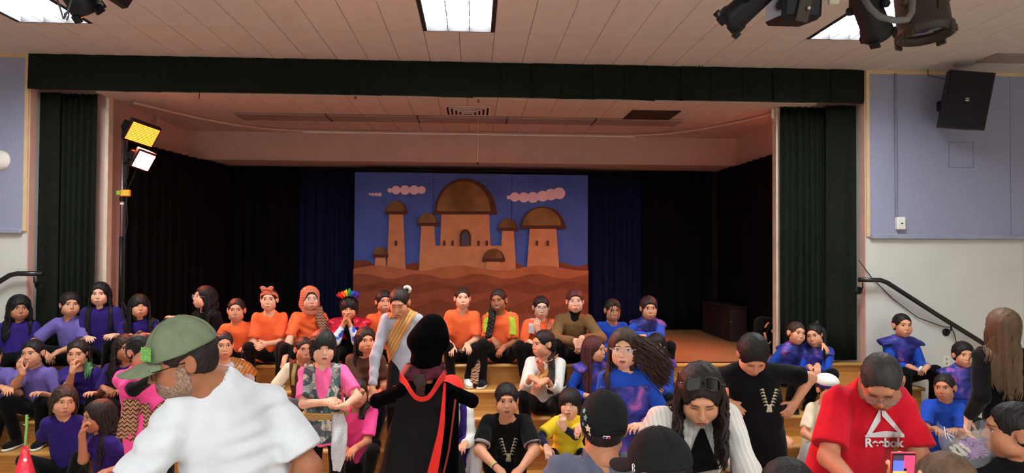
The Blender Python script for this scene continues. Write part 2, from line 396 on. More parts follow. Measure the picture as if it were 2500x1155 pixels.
# painted backdrop: three boards, painted shapes as thin flats on them (a plain desert town)
BY = 9.7
bd = thing('painted_backdrop', 'painted desert town backdrop on three tall blue and brown boards', 'backdrop', (0, BY, SZ))
tl, tr_ = at(866, 418, BY), at(1436, 428, BY); X0, X1, ZT = tl[0], tr_[0], 3.085
M_sky = mat('painted_blue_sky', (70, 96, 172), .8, .14, 3, .1, 50)
M_sand = mat('painted_sand', (166, 104, 70), .85, .14, 5, .1, 40)
M_sand2 = mat('painted_sand_dark', (118, 66, 44), .85, .14, 5, .1, 40)
M_sand3 = mat('painted_sand_mid', (134, 78, 52), .85, .14, 5, .1, 40)
M_stone = mat('painted_stone', (190, 134, 96), .85, .12, 6, .1, 40)
M_dome = ramp_mat('painted_dome', 'noise', [(.3, (92, 66, 40)), (.7, (140, 108, 68))], .85, 3)
M_domed = mat('painted_dome_dark', (78, 46, 34), .85, .12, 6)
M_cloud = mat('painted_cloud', (226, 196, 206), .85, .05, 6)
M_door = mat('painted_door', (70, 74, 92), .85, .1, 6)
bx = [X0, at(1058, 420, BY)[0], at(1250, 424, BY)[0], X1]
boards = [MB().bbox((bx[i]+.002, BY, SZ+.003), (bx[i+1]-.002, BY+.02, ZT-.004*i), .003).build('board', M_sky, bd) for i in range(3)]
lay = [0]
def flat(pxs, m, name, depth=None):
    """painted shape: photo-pixel outline on the board plane"""
    lay[0] += 1; y = BY-.0012*(depth if depth is not None else lay[0])
    P = [at(px, py, BY) for px, py in pxs]
    P = [(min(max(p[0], X0+.004), X1-.004), max(p[2], SZ+.004)) for p in P]
    return MB().poly([(p[0], p[1]) for p in P], (0, y, 0), (1, 0, 0), (0, 0, 1), -.0009).build(name, m, bd)
def ridge(y0, amp, n, seed, ends=None):
    rs_ = np.random.RandomState(seed); xs = np.linspace(856, 1446, 61); ys = y0+amp*np.sin(np.linspace(0, n*math.pi*2, 61)+rs_.uniform(0, 6))-.6*amp*np.abs(np.sin(np.linspace(0, n*math.pi, 61)+rs_.uniform(0, 6)))
    if ends: ys += np.interp(xs, [856, 930, 1150, 1380, 1446], ends)
    return list(zip(xs, ys))+[(1450, 960), (850, 960)]
def cloud(x, y, lobes, m=M_cloud):
    for dx, dy, r in lobes:
        flat([(x+dx+r*math.cos(t_), y+dy+r*.95*math.sin(t_)) for t_ in np.linspace(0, 2*math.pi, 20)[:-1]], m, 'painted_cloud', depth=1+dx*.004)
cloud(945, 463, [(7, 2, 6), (22, 1, 11), (44, 1, 12), (66, 1, 12), (84, 1, 10)])
cloud(1237, 482, [(5, 0, 5), (20, -1, 12), (42, 0, 13), (64, 0, 14), (88, -3, 14), (108, -7, 15), (128, -10, 15)])
cloud(900, 474, [(3, 0, 3), (10, 1, 4), (18, 1, 4.5), (27, 1, 5)])
def drum(cx, y0, y1, w0, w1, m=M_stone): flat([(cx-w0, y0), (cx+w0, y0), (cx+w1, y1), (cx-w1, y1)], m, 'painted_tower')
def dome(cx, yb, rx, ry, m=M_dome, md=M_domed):
    # plain half-round dome with a dark rim band
    flat([(cx+rx*math.cos(t_), yb-ry*math.sin(t_)) for t_ in np.linspace(0, math.pi, 22)], md, 'painted_dome')
    flat([(cx-.05*rx+.86*rx*math.cos(t_), yb-3-.88*ry*math.sin(t_)) for t_ in np.linspace(0, math.pi, 22)], m, 'painted_dome')
    flat([(cx-rx*1.02, yb-4), (cx+rx*1.02, yb-4), (cx+rx*1.02, yb+4), (cx-rx*1.02, yb+4)], md, 'painted_rim')
flat(ridge(640, 10, 5, 1, [0, 20, 10, 15, -5]), M_sand2, 'painted_hill')
drum(1136, 520, 665, 58, 64); dome(1136, 520, 76, 84)
flat([(1040, 600), (1236, 600), (1236, 670), (1040, 670)], M_stone, 'painted_wall')
for c_, y0, w in ((968, 520, 17), (1240, 560, 14), (1045, 548, 16)): drum(c_, y0, 665, w, w+6); dome(c_, y0, w+10, w+12)
drum(1325, 555, 665, 32, 40); dome(1325, 555, 54, 50)
drum(930, 625, 665, 12, 15); dome(930, 625, 19, 22); drum(1205, 635, 672, 18, 20); dome(1205, 635, 27, 28)
flat([(1122, 600)]+[(1136+14*math.cos(t_), 578-18*math.sin(t_)) for t_ in np.linspace(math.pi, 0, 12)]+[(1150, 600)], M_domed, 'painted_door')
flat([(1127, 600)]+[(1136+9*math.cos(t_), 580-14*math.sin(t_)) for t_ in np.linspace(math.pi, 0, 12)]+[(1145, 600)], M_door, 'painted_door')
for wx in (1085, 1105, 1168, 1188, 1310, 1336, 968): flat([(wx-3, 588), (wx+3, 588), (wx+3, 600), (wx-3, 600)], M_domed, 'painted_window')
for y0, amp, n, sd, m in ((656, 5, 3, 2, M_sand), (676, 5, 4.2, 3, M_sand3), (694, 6, 5.3, 4, M_sand2), (714, 7, 4.1, 5, M_sand3), (742, 8, 5.2, 6, M_sand2), (775, 8, 4, 8, M_sand3)):
    flat(ridge(y0, amp, n, sd), m, 'painted_dune')
# backdrop top lip in shadow: batten pipe
tag(MB().tube([(-2.35, 9.78, 3.13), (2.3, 9.78, 3.13)], .012, 8).build('batten_pipe', M_blk, None, True), 'thin black batten pipe above the painted backdrop', 'pipe')
# curtain track on the stage ceiling
trk = [(-3.55, 7.5), (-3.4, 7.9), (-3.2, 8.35), (-2.95, 8.75), (-2.65, 9.02), (-2.3, 9.12), (-1.9, 9.14)]+[(x, 9.14) for x in np.linspace(-1.5, 1.9, 8)]+[(2.2, 9.1), (2.5, 8.95), (2.8, 8.6), (3.05, 8.15), (3.2, 7.75), (3.3, 7.45)]
tt = thing('curtain_track', 'curved curtain track on the stage ceiling with a white straight middle', 'curtain track', (0, 9.14, SCZ))
MB().tube([(x, y, SCZ-.018) for x, y in trk], .018, 6).build('track', M_stw, tt, True)
MB().box((-2.2, 9.118, SCZ-.045), (2.1, 9.145, SCZ-.03)).build('white_rail', mat('white_enamel', (235, 228, 225), .4), tt)
# switched-off strip light
sl = thing('strip_light', 'long unlit strip light of five lens sections on the stage ceiling', 'strip light', (0, 8.2, SCZ))
M_lens = mat('unlit_lens', (150, 128, 118), .5)
for i in range(5):
    x0 = -2.72+i*1.03; MB().bbox((x0+.006, 8.06, SCZ-.022), (x0+1.024, 8.42, SCZ-.001), .006).build('lens', M_lens, sl)
    if i: MB().box((x0-.006, 8.05, SCZ-.026), (x0+.006, 8.43, SCZ)).build('divider', mat('divider_dark', (80, 62, 56), .7), sl)
# air diffuser
dv = thing('air_vent', 'square stepped air vent on the stage ceiling above the backdrop', 'vent', (-.08, 7.75, SCZ))
M_vent = mat('vent_metal', (205, 182, 168), .5)
for i in range(5):
    r0 = .25-.045*i; r1 = r0-.022; z = SCZ-.006-.008*i; q = MB()
    for lo, hi in (((-r0, -r0), (r0, -r1)), ((-r0, r1), (r0, r0)), ((-r0, -r1), (-r1, r1)), ((r1, -r1), (r0, r1))): q.box((-.08+lo[0], 7.75+lo[1], z-.006), (-.08+hi[0], 7.75+hi[1], z+.004))
    q.build('vane', M_vent, dv)
MB().box((-.32, 7.51, SCZ-.004), (.16, 7.99, SCZ)).build('backing', mat('vent_dark', (40, 30, 28), .9), dv)
tag(MB().bbox((1.71, 7.56, SCZ-.012), (2.25, 8.16, SCZ), .004).build('ceiling_hatch', mat('hatch_brown', (62, 42, 38), .8)), 'dark brown square hatch in the stage ceiling at the right', 'hatch')
# hanging line with ball, hooks and rings
pl = thing('pull_cord', 'thin hanging line with a small black ball in front of the bulkhead', 'cord', tuple(at(1168, 246, 7.5)))
a, b = at(1168, 240, 7.5), at(1166, 399, 7.5)
MB().tube([a, b], .0018, 5).build('line', mat('cord_beige', (190, 160, 140), .8), pl)
MB().lathe([(.002, -.014), (.011, -.009), (.014, 0), (.011, .009), (.002, .014)], b, n=12).build('ball', M_blk, pl, True)
def ring(px, py, Y, r, lab, ax='y'):
    c = at(px, py, Y); mb = MB()
    pts = [c+np.array([r*.6*math.cos(t_), 0, r*math.sin(t_)]) for t_ in np.linspace(0, 2*math.pi, 17)]
    tag(mb.tube(pts, .004, 6, cap=False).build('hook_ring', M_blk, None, True), lab, 'ring')
ring(1711, 159, 6.95, .024, 'black ring hanging from the ceiling above the valance at right')
ring(1168, 247, 7.06, .014, 'small black ring under the middle of the valance')
ring(868, 239, 7.06, .012, 'small black ring under the left half of the valance')
c = at(487, 222, 7.06); tag(MB().tube([c, c+[.0, 0, -.05], c+[-.004, 0, -.075], c+[-.014, 0, -.08]], .004, 6).build('hook', M_blk, None, True), 'small dark hook hanging below the valance near the left curtain', 'hook')
c = at(390, 278, 8.4); tag(MB().bbox((c[0]-.02, 8.35, SCZ-.12), (c[0]+.02, 8.39, SCZ), .004).build('ceiling_bracket', M_stw), 'small metal bracket under the stage ceiling above the red lights', 'bracket')
for px, lab, n_ in ((256, 'white paper tag on the edge of the left stage opening', 'paper_tag'), (1892, 'white paper tag on the edge of the right stage opening', 'paper_tag')):
    c = at(px, 250 if px < 900 else 275, 7.25); tag(MB().bbox((c[0]-.012, 7.30, c[2]-.05), (c[0]+.012, 7.318, c[2]+.05), .002).build(n_, mat('paper_white', (225, 222, 215), .8)), lab, 'tag')
# ---------------------------------------------------------------- LED panel stands
def led_stand(name, base, panels, lab, tag_box=True):
    t = thing(name, lab, 'stage light', base)
    bx_, by_, bz = base; top = bz+2.42
    MB().tube([(bx_, by_, bz+.5), (bx_, by_, top)], .017, 10).build('pole', mat('stand_steel', (120, 112, 116), .35, metal=.8), t, True)
    MB().tube([(bx_, by_, bz+.12), (bx_, by_, bz+1.25)], .021, 10).build('lower_pole', M_blk, t, True)
    for a_ in (20, 300, 60):
        sg = 1 if bx_ < 0 else -1; e = (bx_+sg*{20: .3, 300: .16, 60: .16}[a_], by_+{20: .02, 300: -.11, 60: .1}[a_], bz+.012)
        MB().tube([(bx_, by_, bz+.62), e], .011, 6).build('tripod_leg', M_blk, t, True)
    MB().tube([(bx_, by_, bz+1.62), (bx_, by_, bz+1.66)], .026, 10).build('collar', M_blk, t, True)
    for c, n_, up, w, h, col, es, pw in panels:
        c = np.array(c); n_ = np.array(n_, float); n_ /= np.linalg.norm(n_); u = np.cross(np.array(up, float), n_); u /= np.linalg.norm(u); v = np.cross(n_, u)
        Mx = (np.stack([u, v, n_], 1), c)
        p = MB().bbox((-w/2, -h/2, -.06), (w/2, h/2, 0), .008, M=Mx).build('led_panel', M_blk, t)
        MB().bbox((-w/2-.012, -.05, -.14), (w/2+.012, .05, -.06), .01, M=Mx).build('yoke', M_blk, p)
        MB().tube([c-n_*.1, np.array([bx_, by_, c[2]-.02])], .014, 8).build('clamp_arm', M_blk, p, True)
        MB().box((-w/2+.012, -h/2+.012, 0), (w/2-.012, h/2-.012, .002), M=Mx).build('panel_face', mat('led_face_dark', (70, 16, 14), .6), p)
        m = mat('led_'+name+'%d' % es, (255, 150, 80), .5, .02, emit=col, es=es)
        nr = 12
        for r in range(nr):
            y = -h/2+.02+(h-.04)*(r+.5)/nr
            MB().box((-w/2+.016, y-.0052, .002), (w/2-.016, y+.0052, .006), M=Mx).build('led_row', m, p)
        ld = bpy.data.lights.new('led_light', 'AREA'); ld.shape = 'RECTANGLE'; ld.size = w; ld.size_y = h; ld.energy = pw; ld.spread = math.radians(95); ld.color = (1, .16, .07)
        lo = bpy.data.objects.new('led_light', ld); COL.objects.link(lo)
        Z = -n_; ml = np.eye(4); ml[:3, 0] = u; ml[:3, 1] = -v if False else np.cross(n_, u); ml[:3, 2] = n_*-1*-1; 
        # lamp points along its local -Z
        ml[:3, 0] = -u; ml[:3, 1] = v; ml[:3, 2] = -n_; ml[:3, 3] = c+n_*.012
        lo.matrix_world = Matrix(ml.tolist()); lo.parent = t; lo.matrix_parent_inverse = Matrix.Translation(-Vector(t.location))
    if tag_box:
        c = at(300, 472, by_)
        MB().bbox((c[0]-.005, by_-.05, c[2]-.034), (c[0]+.095, by_-.02, c[2]+.034), .006).build('power_box', mat('orange_label', (235, 150, 40), .6), t)
        MB().bbox((c[0]+.015, by_-.053, c[2]-.026), (c[0]+.085, by_-.05, c[2]+.026), .001).build('yellow_sticker', mat('yellow_label', (240, 190, 60), .6), t)
        MB().bbox((c[0]-.05, by_-.04, c[2]-.02), (c[0]-.005, by_-.02, c[2]+.025), .004).build('green_tag', mat('green_label', (140, 190, 60), .6), t)
        c2 = at(295, 495, by_); MB().tube([(bx_, by_, c2[2]-.02), (bx_, by_, c2[2]+.0)], .019, 10).build('white_tape', mat('paper_white', (225, 222, 215), .8), t)
        pts = [at(339, 400, by_), at(322, 440, by_), at(311, 465, by_), at(309, 500, by_-.04), at(312, 545, by_-.04), at(300, 600, by_-.05), at(297, 660, by_-.05), at(290, 740, by_-.05)]
        MB().tube(pts, .005, 6).build('power_cable', M_blkp, t, True)
        MB().tube([at(306, 340, by_), at(314, 420, by_+.02), at(305, 455, by_)], .005, 6).build('power_cable', M_blkp, t, True)
    return t
LY = 7.5
pb = at(297, 560, LY)
led_stand('led_light_stand', (pb[0], LY, SZ), [
    (at(348, 328, LY-.08), (.6, -.6, -.53), (.33, 0, 1), .31, .24, (255, 96, 26), 2.6, LED_W),
    (at(351, 393, LY-.1), (.66, -.6, -.45), (.42, 0, 1), .2, .215, (255, 170, 140), 6, LED_W*.7)], 'tall stand with two glowing red and amber LED panels beside the left curtain')
led_stand('led_light_stand', (3.41, 7.6, SZ), [((3.4, 7.54, 3.22), (-.6, .1, -.5), (0, 0, 1), .16, .2, (255, 120, 40), 3, LED_W*.7)], 'second stand with a red LED panel hidden behind the right front curtain', False)
# ---------------------------------------------------------------- loudspeaker on the right wall
sp = thing('wall_speaker', 'black loudspeaker tilted on the lavender wall at the right', 'speaker', tuple(at(2350, 245, 6.75)))
c = at(2346, 246, 6.72); hx, hz = .205, .275
Rm = rotm('Z', -14)@rotm('X', 9)@rotm('Y', 7)
pts = [(-hx, -.14), (hx, -.14), (hx*.62, .14), (-hx*.62, .14)]
mb = MB(); vs_ = [np.array([x, y, z]) for z in (-hz, hz) for x, y in pts]
mb.add([c+Rm@v for v in vs_], [(0, 3, 2, 1), (4, 5, 6, 7), (0, 1, 5, 4), (1, 2, 6, 5), (2, 3, 7, 6), (3, 0, 4, 7)]).build('cabinet', M_blkp, sp)
MB().bbox((-hx+.012, -.152, -hz+.012), (hx-.012, -.14, hz-.012), .01, M=(Rm, c)).build('grille', mat('grille_black', (24, 24, 28), .7, .2, 80, .5, 500), sp)
for dz in (-.012, .006): MB().bbox((-.02, -.1545, dz), (.012, -.152, dz+.012), .001, M=(Rm, c)).build('maker_badge', mat('badge_white', (205, 205, 208), .5), sp)
MB().bbox((c[0]-.05, c[1]+.1, c[2]-.05), (c[0]+.05, WY-.018, c[2]+.05), .008).build('wall_bracket', M_blk, sp)
MB().tube([c+Rm@np.array([-.1, .12, .2]), c+np.array([-.2, .2, .3]), c+np.array([-.17, .28, .6])], .004, 6).build('speaker_cable', M_blkp, sp, True)
# conduit and switch box
cb = thing('switch_box', 'white switch plate box at the foot of a lavender conduit', 'switch', tuple(at(2192, 546, WY)))
c = at(2192, 546, WY); MB().bbox((c[0]-.045, WY-.07, c[2]-.065), (c[0]+.045, WY-.018, c[2]+.065), .008).build('plate', mat('plate_white', (232, 228, 218), .4), cb)
MB().bbox((c[0]-.01, WY-.078, c[2]-.006), (c[0]+.01, WY-.07, c[2]+.006), .002).build('toggle', M_blkp, cb)
c2 = at(2183, 300, WY); MB().bbox((c2[0]-.012, WY-.04, c[2]+.065), (c2[0]+.012, WY-.018, CZ-.03), .005).build('conduit', mat('conduit_grey', (128, 130, 148), .5), cb)
c = at(5, 392, WY); sn = thing('wall_sensor', 'round white sensor on the lavender wall at the left edge', 'sensor', (c[0], WY-.018, c[2]))
MB().lathe([(.095, 0), (.095, .012), (.075, .03), (.06, .045), (.02, .06), (.001, .062)], (c[0], WY-.018, c[2]), (0, -1, 0), 28).build('shell', mat('plate_white', (232, 228, 218), .4), sn, True)
MB().lathe([(.012, 0), (.01, .006)], (c[0]+.03, WY-.06, c[2]-.01), (0, -1, 0), 12).build('lens', mat('lens_grey', (150, 150, 155), .3), sn, True)
# ---------------------------------------------------------------- hand rails
def rail(s, pts, brk, lab):
    t = thing('hand_rail', lab, 'handrail', pts[0]); MB().tube(pts, .024, 12).build('rail', mat('rail_black', (22, 22, 26), .28, .1, 5, spec=.6), t, True)
    for p in brk:
        p = np.array(p); MB().tube([p, p+[0, 0, -.05], p+[0, .03, -.075], p+[0, WY-p[1]-.02, -.085]], .009, 8).build('bracket', M_blk, t, True)
        MB().lathe([(.04, 0), (.04, .008), (.03, .014)], (p[0], WY-.001, p[2]-.085), (0, -1, 0), 20).build('rose', M_blk, t, True)
RY = WY-.08
rail(1, [at(2097, 683, RY), at(2150, 684, RY), at(2166, 690, RY), at(2290, 770, RY), at(2390, 832, RY), at(2470, 884, RY)], [at(2106, 690, RY), at(2322, 793, RY)], 'black handrail sloping down the white wall on the right')
rail(-1, [at(104, 668, RY), at(42, 668, RY), at(24, 672, RY), at(-60, 724, RY), at(-160, 788, RY)], [at(84, 676, RY), at(-70, 732, RY)], 'black handrail sloping down the wall at the left edge')
pts = [at(2096, 635, WY-.02), at(2130, 680, WY-.02), at(2180, 730, WY-.02), at(2240, 775, WY-.02), at(2300, 797, WY-.03), at(2322, 800, WY-.03), at(2330, 815, WY-.03), at(2338, 850, WY-.02), at(2340, 900, WY-.02)]
tag(MB().tube(pts, .0045, 6).build('wall_cable', M_blkp, None, True), 'thin black cable drooping along the white wall under the right handrail', 'cable')
c = at(2310, 882, WY); oc = thing('wall_outlet', 'cream wall outlet low on the white wall at right', 'outlet', tuple(c))
MB().bbox((c[0]-.035, WY-.008, c[2]-.055), (c[0]+.035, WY, c[2]+.055), .003).build('plate', mat('plate_cream', (225, 218, 200), .5), oc)
for dz in (-.022, .022): MB().bbox((c[0]-.012, WY-.0095, c[2]+dz-.012), (c[0]+.012, WY-.008, c[2]+dz+.012), .001).build('socket', mat('lens_grey', (150, 150, 155), .3), oc)
# dark box and backpack at the right of the stage
bxm = mat('dark_box_paint', (46, 32, 30), .7, .15, 6)
bb = thing('stage_box', 'dark brown wooden box standing at the right side of the stage', 'box', (3.33, 9.1, SZ))
MB().bbox((3.2, 8.67, SZ), (3.42, 9.75, SZ+.41), .006).build('body', bxm, bb); MB().bbox((3.19, 8.66, SZ+.41), (3.43, 9.76, SZ+.43), .004).build('lid', bxm, bb)
MB().lathe([(.012, 0), (.01, .006)], (3.21, 8.659, SZ+.25), (0, -1, 0), 10).build('knob', mat('brass', (150, 130, 90), .3, metal=1), bb, True)
# ---------------------------------------------------------------- stage lights hung in front of the stage
PZ, PYY = 3.2, 2.95
M_can = mat('dark_can', (20, 20, 23), .45, .2, 12, metal=.3); M_can2 = mat('olive_grey_can', (54, 50, 42), .5, .2, 10, metal=.3); M_in = mat('dark_glass', (14, 14, 18), .12, spec=.8)
pipe = tag(MB().tube([(-4, PYY, PZ+.35), (4, PYY, PZ+.35)], .024, 12).build('lighting_pipe', M_blk, None, True), 'black lighting pipe across the hall above the frame', 'pipe')
def yoke(t, c, half, ax, m, top):
    ax = np.array(ax, float); a_ = c+ax*half; b_ = c-ax*half; tp = np.array([c[0], PYY, PZ+.35])
    MB().tube([a_, a_+[0, 0, top*.7], (a_+tp)/2+[0, 0, .1], tp, (b_+tp)/2+[0, 0, .1], b_+[0, 0, top*.7], b_], .009, 8).build('yoke', m, t, True)
    for p_, s_ in ((a_, 1), (b_, -1)): MB().lathe([(.018, -.01), (.018, .012), (.008, .02)], p_, ax*s_, 12).build('yoke_knob', m, t, True)
def par_can(px, py, Y, r, L, ax, m, lab, name='stage_light', holes=False):
    c = at(px, py, Y); ax = np.array(ax, float); ax /= np.linalg.norm(ax); t = thing(name, lab, 'stage light', tuple(c), 'stage lights hung from the pipe')
    # shell: back cap, barrel, flared front ring
    MB().lathe([(r*.25, -L*.55), (r*.55, -L*.52), (r*.8, -L*.4), (r*.88, -L*.2), (r*.9, L*.3), (r*1.0, L*.34), (r*1.02, L*.48), (r*.9, L*.5), (r*.86, L*.4)], c, ax, 28).build('can', m, t, True)
    MB().lathe([(r*.86, L*.39), (r*.5, L*.42), (.001, L*.43)], c, ax, 24).build('lens', M_in, t, True)
    sd = np.cross(ax, [0, 0, 1]); sd /= np.linalg.norm(sd)
    up = np.cross(sd, ax)
    for k in range(4):
        d_ = math.cos(k*1.571)*sd+math.sin(k*1.571)*up
        MB().bbox((-.02, -.006, 0), (.02, .006, .03), .002, M=(np.stack([np.cross(ax, d_), d_, ax], 1), c+d_*r*1.03+ax*L*.44)).build('filter_clip', m, t)
    if holes:
        for i in (-1, 1):
            for j in (-1, 1): 
                q_ = np.array([0, -1, 0.]); p_ = c+q_*r*.9+np.array([i*.03, 0.012, j*.032-.01]); MB().lathe([(.013, -.004), (.013, .003), (.001, .003)], p_, q_, 12).build('vent_hole', mat('hole_black', (8, 8, 8), .9), t)
        p_ = c+np.array([0, -r*.9, -.02]); MB().bbox((p_[0]-.004, p_[1]-.004, p_[2]-.03), (p_[0]+.004, p_[1]+.008, p_[2]+.02), .001).build('slot', mat('hole_black', (8, 8, 8), .9), t)
    yoke(t, c, r*1.06, sd, m, .12)
    return t
par_can(2250, 18, 2.9, .115, .27, (.05, -.1, -1), M_can2, 'large olive grey stage light can pointing down, rightmost of the hanging lights', holes=True)
par_can(2118, 18, 2.8, .062, .30, (.6, .5, -.62), M_can, 'black narrow stage light in front of the right ceiling lamp')
par_can(1836, 2, 2.8, .062, .26, (-.62, .5, -.6), M_can, 'black narrow stage light, leftmost of the four lights at top right')
par_can(160, -52, 2.8, .062, .28, (.35, .6, -.75), M_can, 'black stage light in front of the left ceiling lamp')
c = at(1938, 8, 2.8); t = thing('box_stage_light', 'black square box stage light with a bracket, second from the left at top right', 'stage light', tuple(c), 'stage lights hung from the pipe')
Mx = (rotm('X', 8), c); MB().bbox((-.082, -.09, -.078), (.082, .1, .1), .016, M=Mx).build('body', M_can, t)
MB().bbox((-.02, -.104, -.092), (.032, -.092, .2), .004, M=(rotm('X', 8)@rotm('Y', 10), c)).build('bracket', mat('bracket_bronze', (58, 50, 44), .5, metal=.3), t)
MB().lathe([(.009, 0), (.009, .008), (.004, .012)], c+np.array([.012, -.1, -.055]), (0, -1, 0), 10).build('bolt', mat('bolt_steel', (170, 165, 160), .3, metal=.9), t, True)
MB().tube([c+[0, 0, .1], (c[0], PYY, PZ+.35)], .014, 8).build('hanger', M_can, t, True)
c = at(1975, 0, 2.8); MB().bbox((c[0]-.06, c[1]-.02, c[2]+.01), (c[0]+.02, c[1]+.0, c[2]+.12), .004).build('side_vane', M_can, t)
c = at(272, -22, 2.8); t = thing('box_stage_light', 'black wedge stage light with a knob, right of the left ceiling lamp', 'stage light', tuple(c), 'stage lights hung from the pipe')
MB().bbox((-.06, -.06, -.035), (.06, .06, .05), .014, M=(rotm('Y', 32), c)).build('body', M_can, t)
MB().lathe([(.008, 0), (.01, .02), (.004, .026)], c+np.array([-.045, -.06, -.025]), (0, -1, 0), 10).build('knob', mat('bolt_steel', (170, 165, 160), .3, metal=.9), t, True)
MB().tube([c, (c[0], PYY, PZ+.35)], .014, 8).build('hanger', M_can, t, True)
tag(MB().tube([at(140, 0, 2.7), at(150, 30, 2.7), at(154, 46, 2.7), at(158, 34, 2.7), at(167, 26, 2.7), at(168, 36, 2.7), at(164, 48, 2.7), at(156, 47, 2.7), at(166, 26, 2.7), at(175, -4, 2.7)], .0035, 6).build('safety_cable', mat('cable_grey', (90, 90, 96), .4, metal=.5), None, True), 'looped grey safety cable hanging below the left stage light', 'cable')
tag(MB().tube([at(2105, -10, 2.72), at(2125, 20, 2.7), at(2150, 42, 2.68), at(2185, 50, 2.66), at(2215, 48, 2.66), at(2226, 30, 2.68), at(2228, 4, 2.72), at(2228, -20, 2.75)], .0125, 8).build('lamp_cable', mat('cable_sleeve', (92, 92, 90), .6), None, True), 'thick grey cable looping between the two right stage lights', 'cable')
c = at(2035, 2, 2.78); tag(MB().bbox((c[0]-.022, c[1]-.01, c[2]-.015), (c[0]+.022, c[1]+.01, c[2]+.04), .006).build('plug', mat('plug_cream', (190, 188, 160), .5)), 'small cream plug hanging between the stage lights', 'plug')
a = at(2440, 137, 6.3); tag(MB().bbox((a[0], 6.32, CZ-.014), (a[0]+.6, 6.62, CZ), .004).build('ceiling_panel', mat('panel_mauve', (150, 134, 130), .8)), 'mauve grey ceiling panel at the right edge', 'panel')
# ================================================================ implicit surfaces -> meshes
F32 = np.float32
def v3(*a): return np.array(a, F32)
def unit(v): v = np.asarray(v, float); return v/(np.linalg.norm(v)+1e-9)
def rcone(a, b, r0, r1=None):
    a = np.asarray(a, F32); b = np.asarray(b, F32); r1 = r0 if r1 is None else r1; ab = b-a; L2 = F32(ab@ab+1e-9)
    def f(p):
        t = np.clip(((p-a)@ab)/L2, 0, 1); q = p-a-t[:, None]*ab
        return np.sqrt(np.einsum('ij,ij->i', q, q))-(r0+(r1-r0)*t).astype(F32)
    return f
def ell(c, r, Rm=None):
    c = np.asarray(c, F32); r = np.asarray(r, F32); Rm = None if Rm is None else np.asarray(Rm, F32)
    def f(p):
        q = p-c
        if Rm is not None: q = q@Rm
        k = q/r; k0 = np.sqrt(np.einsum('ij,ij->i', k, k)); k2 = k/r; k1 = np.sqrt(np.einsum('ij,ij->i', k2, k2))+F32(1e-6)
        return k0*(k0-1)/k1
    return f
def fcone(a, b, r0, r1, rgt, fl):
    """cone flattened front to back: rgt keeps its width, the other side is scaled by fl"""
    a = np.asarray(a, float); b = np.asarray(b, float); up = unit(b-a); rgt = unit(np.asarray(rgt)-up*(np.asarray(rgt)@up)); fw = np.cross(rgt, up)
    Rm = np.stack([rgt, fw/fl, up], 1).astype(F32); L = np.linalg.norm(b-a); a32 = a.astype(F32); g = rcone((0, 0, 0), (0, 0, L), r0, r1)
    def f(p): return g((p-a32)@Rm)*F32(fl**.6)
    return f
def rbox(c, h, Rm, r=.01):
    c = np.asarray(c, F32); h = np.asarray(h, F32)-r; Rm = np.asarray(Rm, F32)
    def f(p):
        q = np.abs((p-c)@Rm)-h; m = np.maximum(q, 0)
        return np.sqrt(np.einsum('ij,ij->i', m, m))+np.minimum(q.max(1), 0)-F32(r)
    return f
def half(c, n):
    c = np.asarray(c, F32); n = np.asarray(unit(n), F32)
    return lambda p: (p-c)@n
def smin(a, b, k):
    if k <= 0: return np.minimum(a, b)
    h = np.maximum(k-np.abs(a-b), 0)/F32(k); return np.minimum(a, b)-h*h*F32(k*.25)
def smax(a, b, k): return -smin(-a, -b, k)
class Shape:
    def __init__(s): s.ops = []
    def u(s, f, k=.02): s.ops.append(('u', f, k)); return s
    def s(s, f, k=.01): s.ops.append(('s', f, k)); return s
    def i(s, f, k=.005): s.ops.append(('i', f, k)); return s
    def d(s, f): s.ops.append(('d', f, 0)); return s
    def __call__(s, p, cull=None):
        p = np.asarray(p, F32); d = None
        for op, f, k in s.ops:
            if op == 'd': d = d+f(p); continue
            e = f(p)
            if d is None: d = e
            elif op == 'u': d = smin(d, e, k)
            elif op == 's': d = smax(d, -e, k)
            else: d = smax(d, e, k)
        return d
    def blocks(s, C, hd, pts):
        """evaluate on lattice pts (nb,m,3), skipping shapes far from a block"""
        nb, m = pts.shape[:2]; d = None; dc = None
        for op, f, k in s.ops:
            if op == 'd': d = d+f(pts.reshape(-1, 3)).reshape(nb, m); continue
            ec = f(C)
            if d is None:
                d = f(pts.reshape(-1, 3)).reshape(nb, m); dc = ec; continue
            if op == 'u': sel = ec-hd < dc+hd+k; ndc = smin(dc, ec, k)
            elif op == 's': sel = -ec+hd > dc-hd-k; ndc = smax(dc, -ec, k)
            else: sel = ec+hd > dc-hd-k; ndc = smax(dc, ec, k)
            if sel.any():
                q = pts[sel]; e = f(q.reshape(-1, 3)).reshape(q.shape[:2])
                d[sel] = smin(d[sel], e, k) if op == 'u' else smax(d[sel], -e if op == 's' else e, k)
            dc = ndc
        return d
CORN = np.array([(i, j, k) for i in (0, 1) for j in (0, 1) for k in (0, 1)])
EDG = [(a, b) for a in range(8) for b in range(a+1, 8) if np.abs(CORN[a]-CORN[b]).sum() == 1]
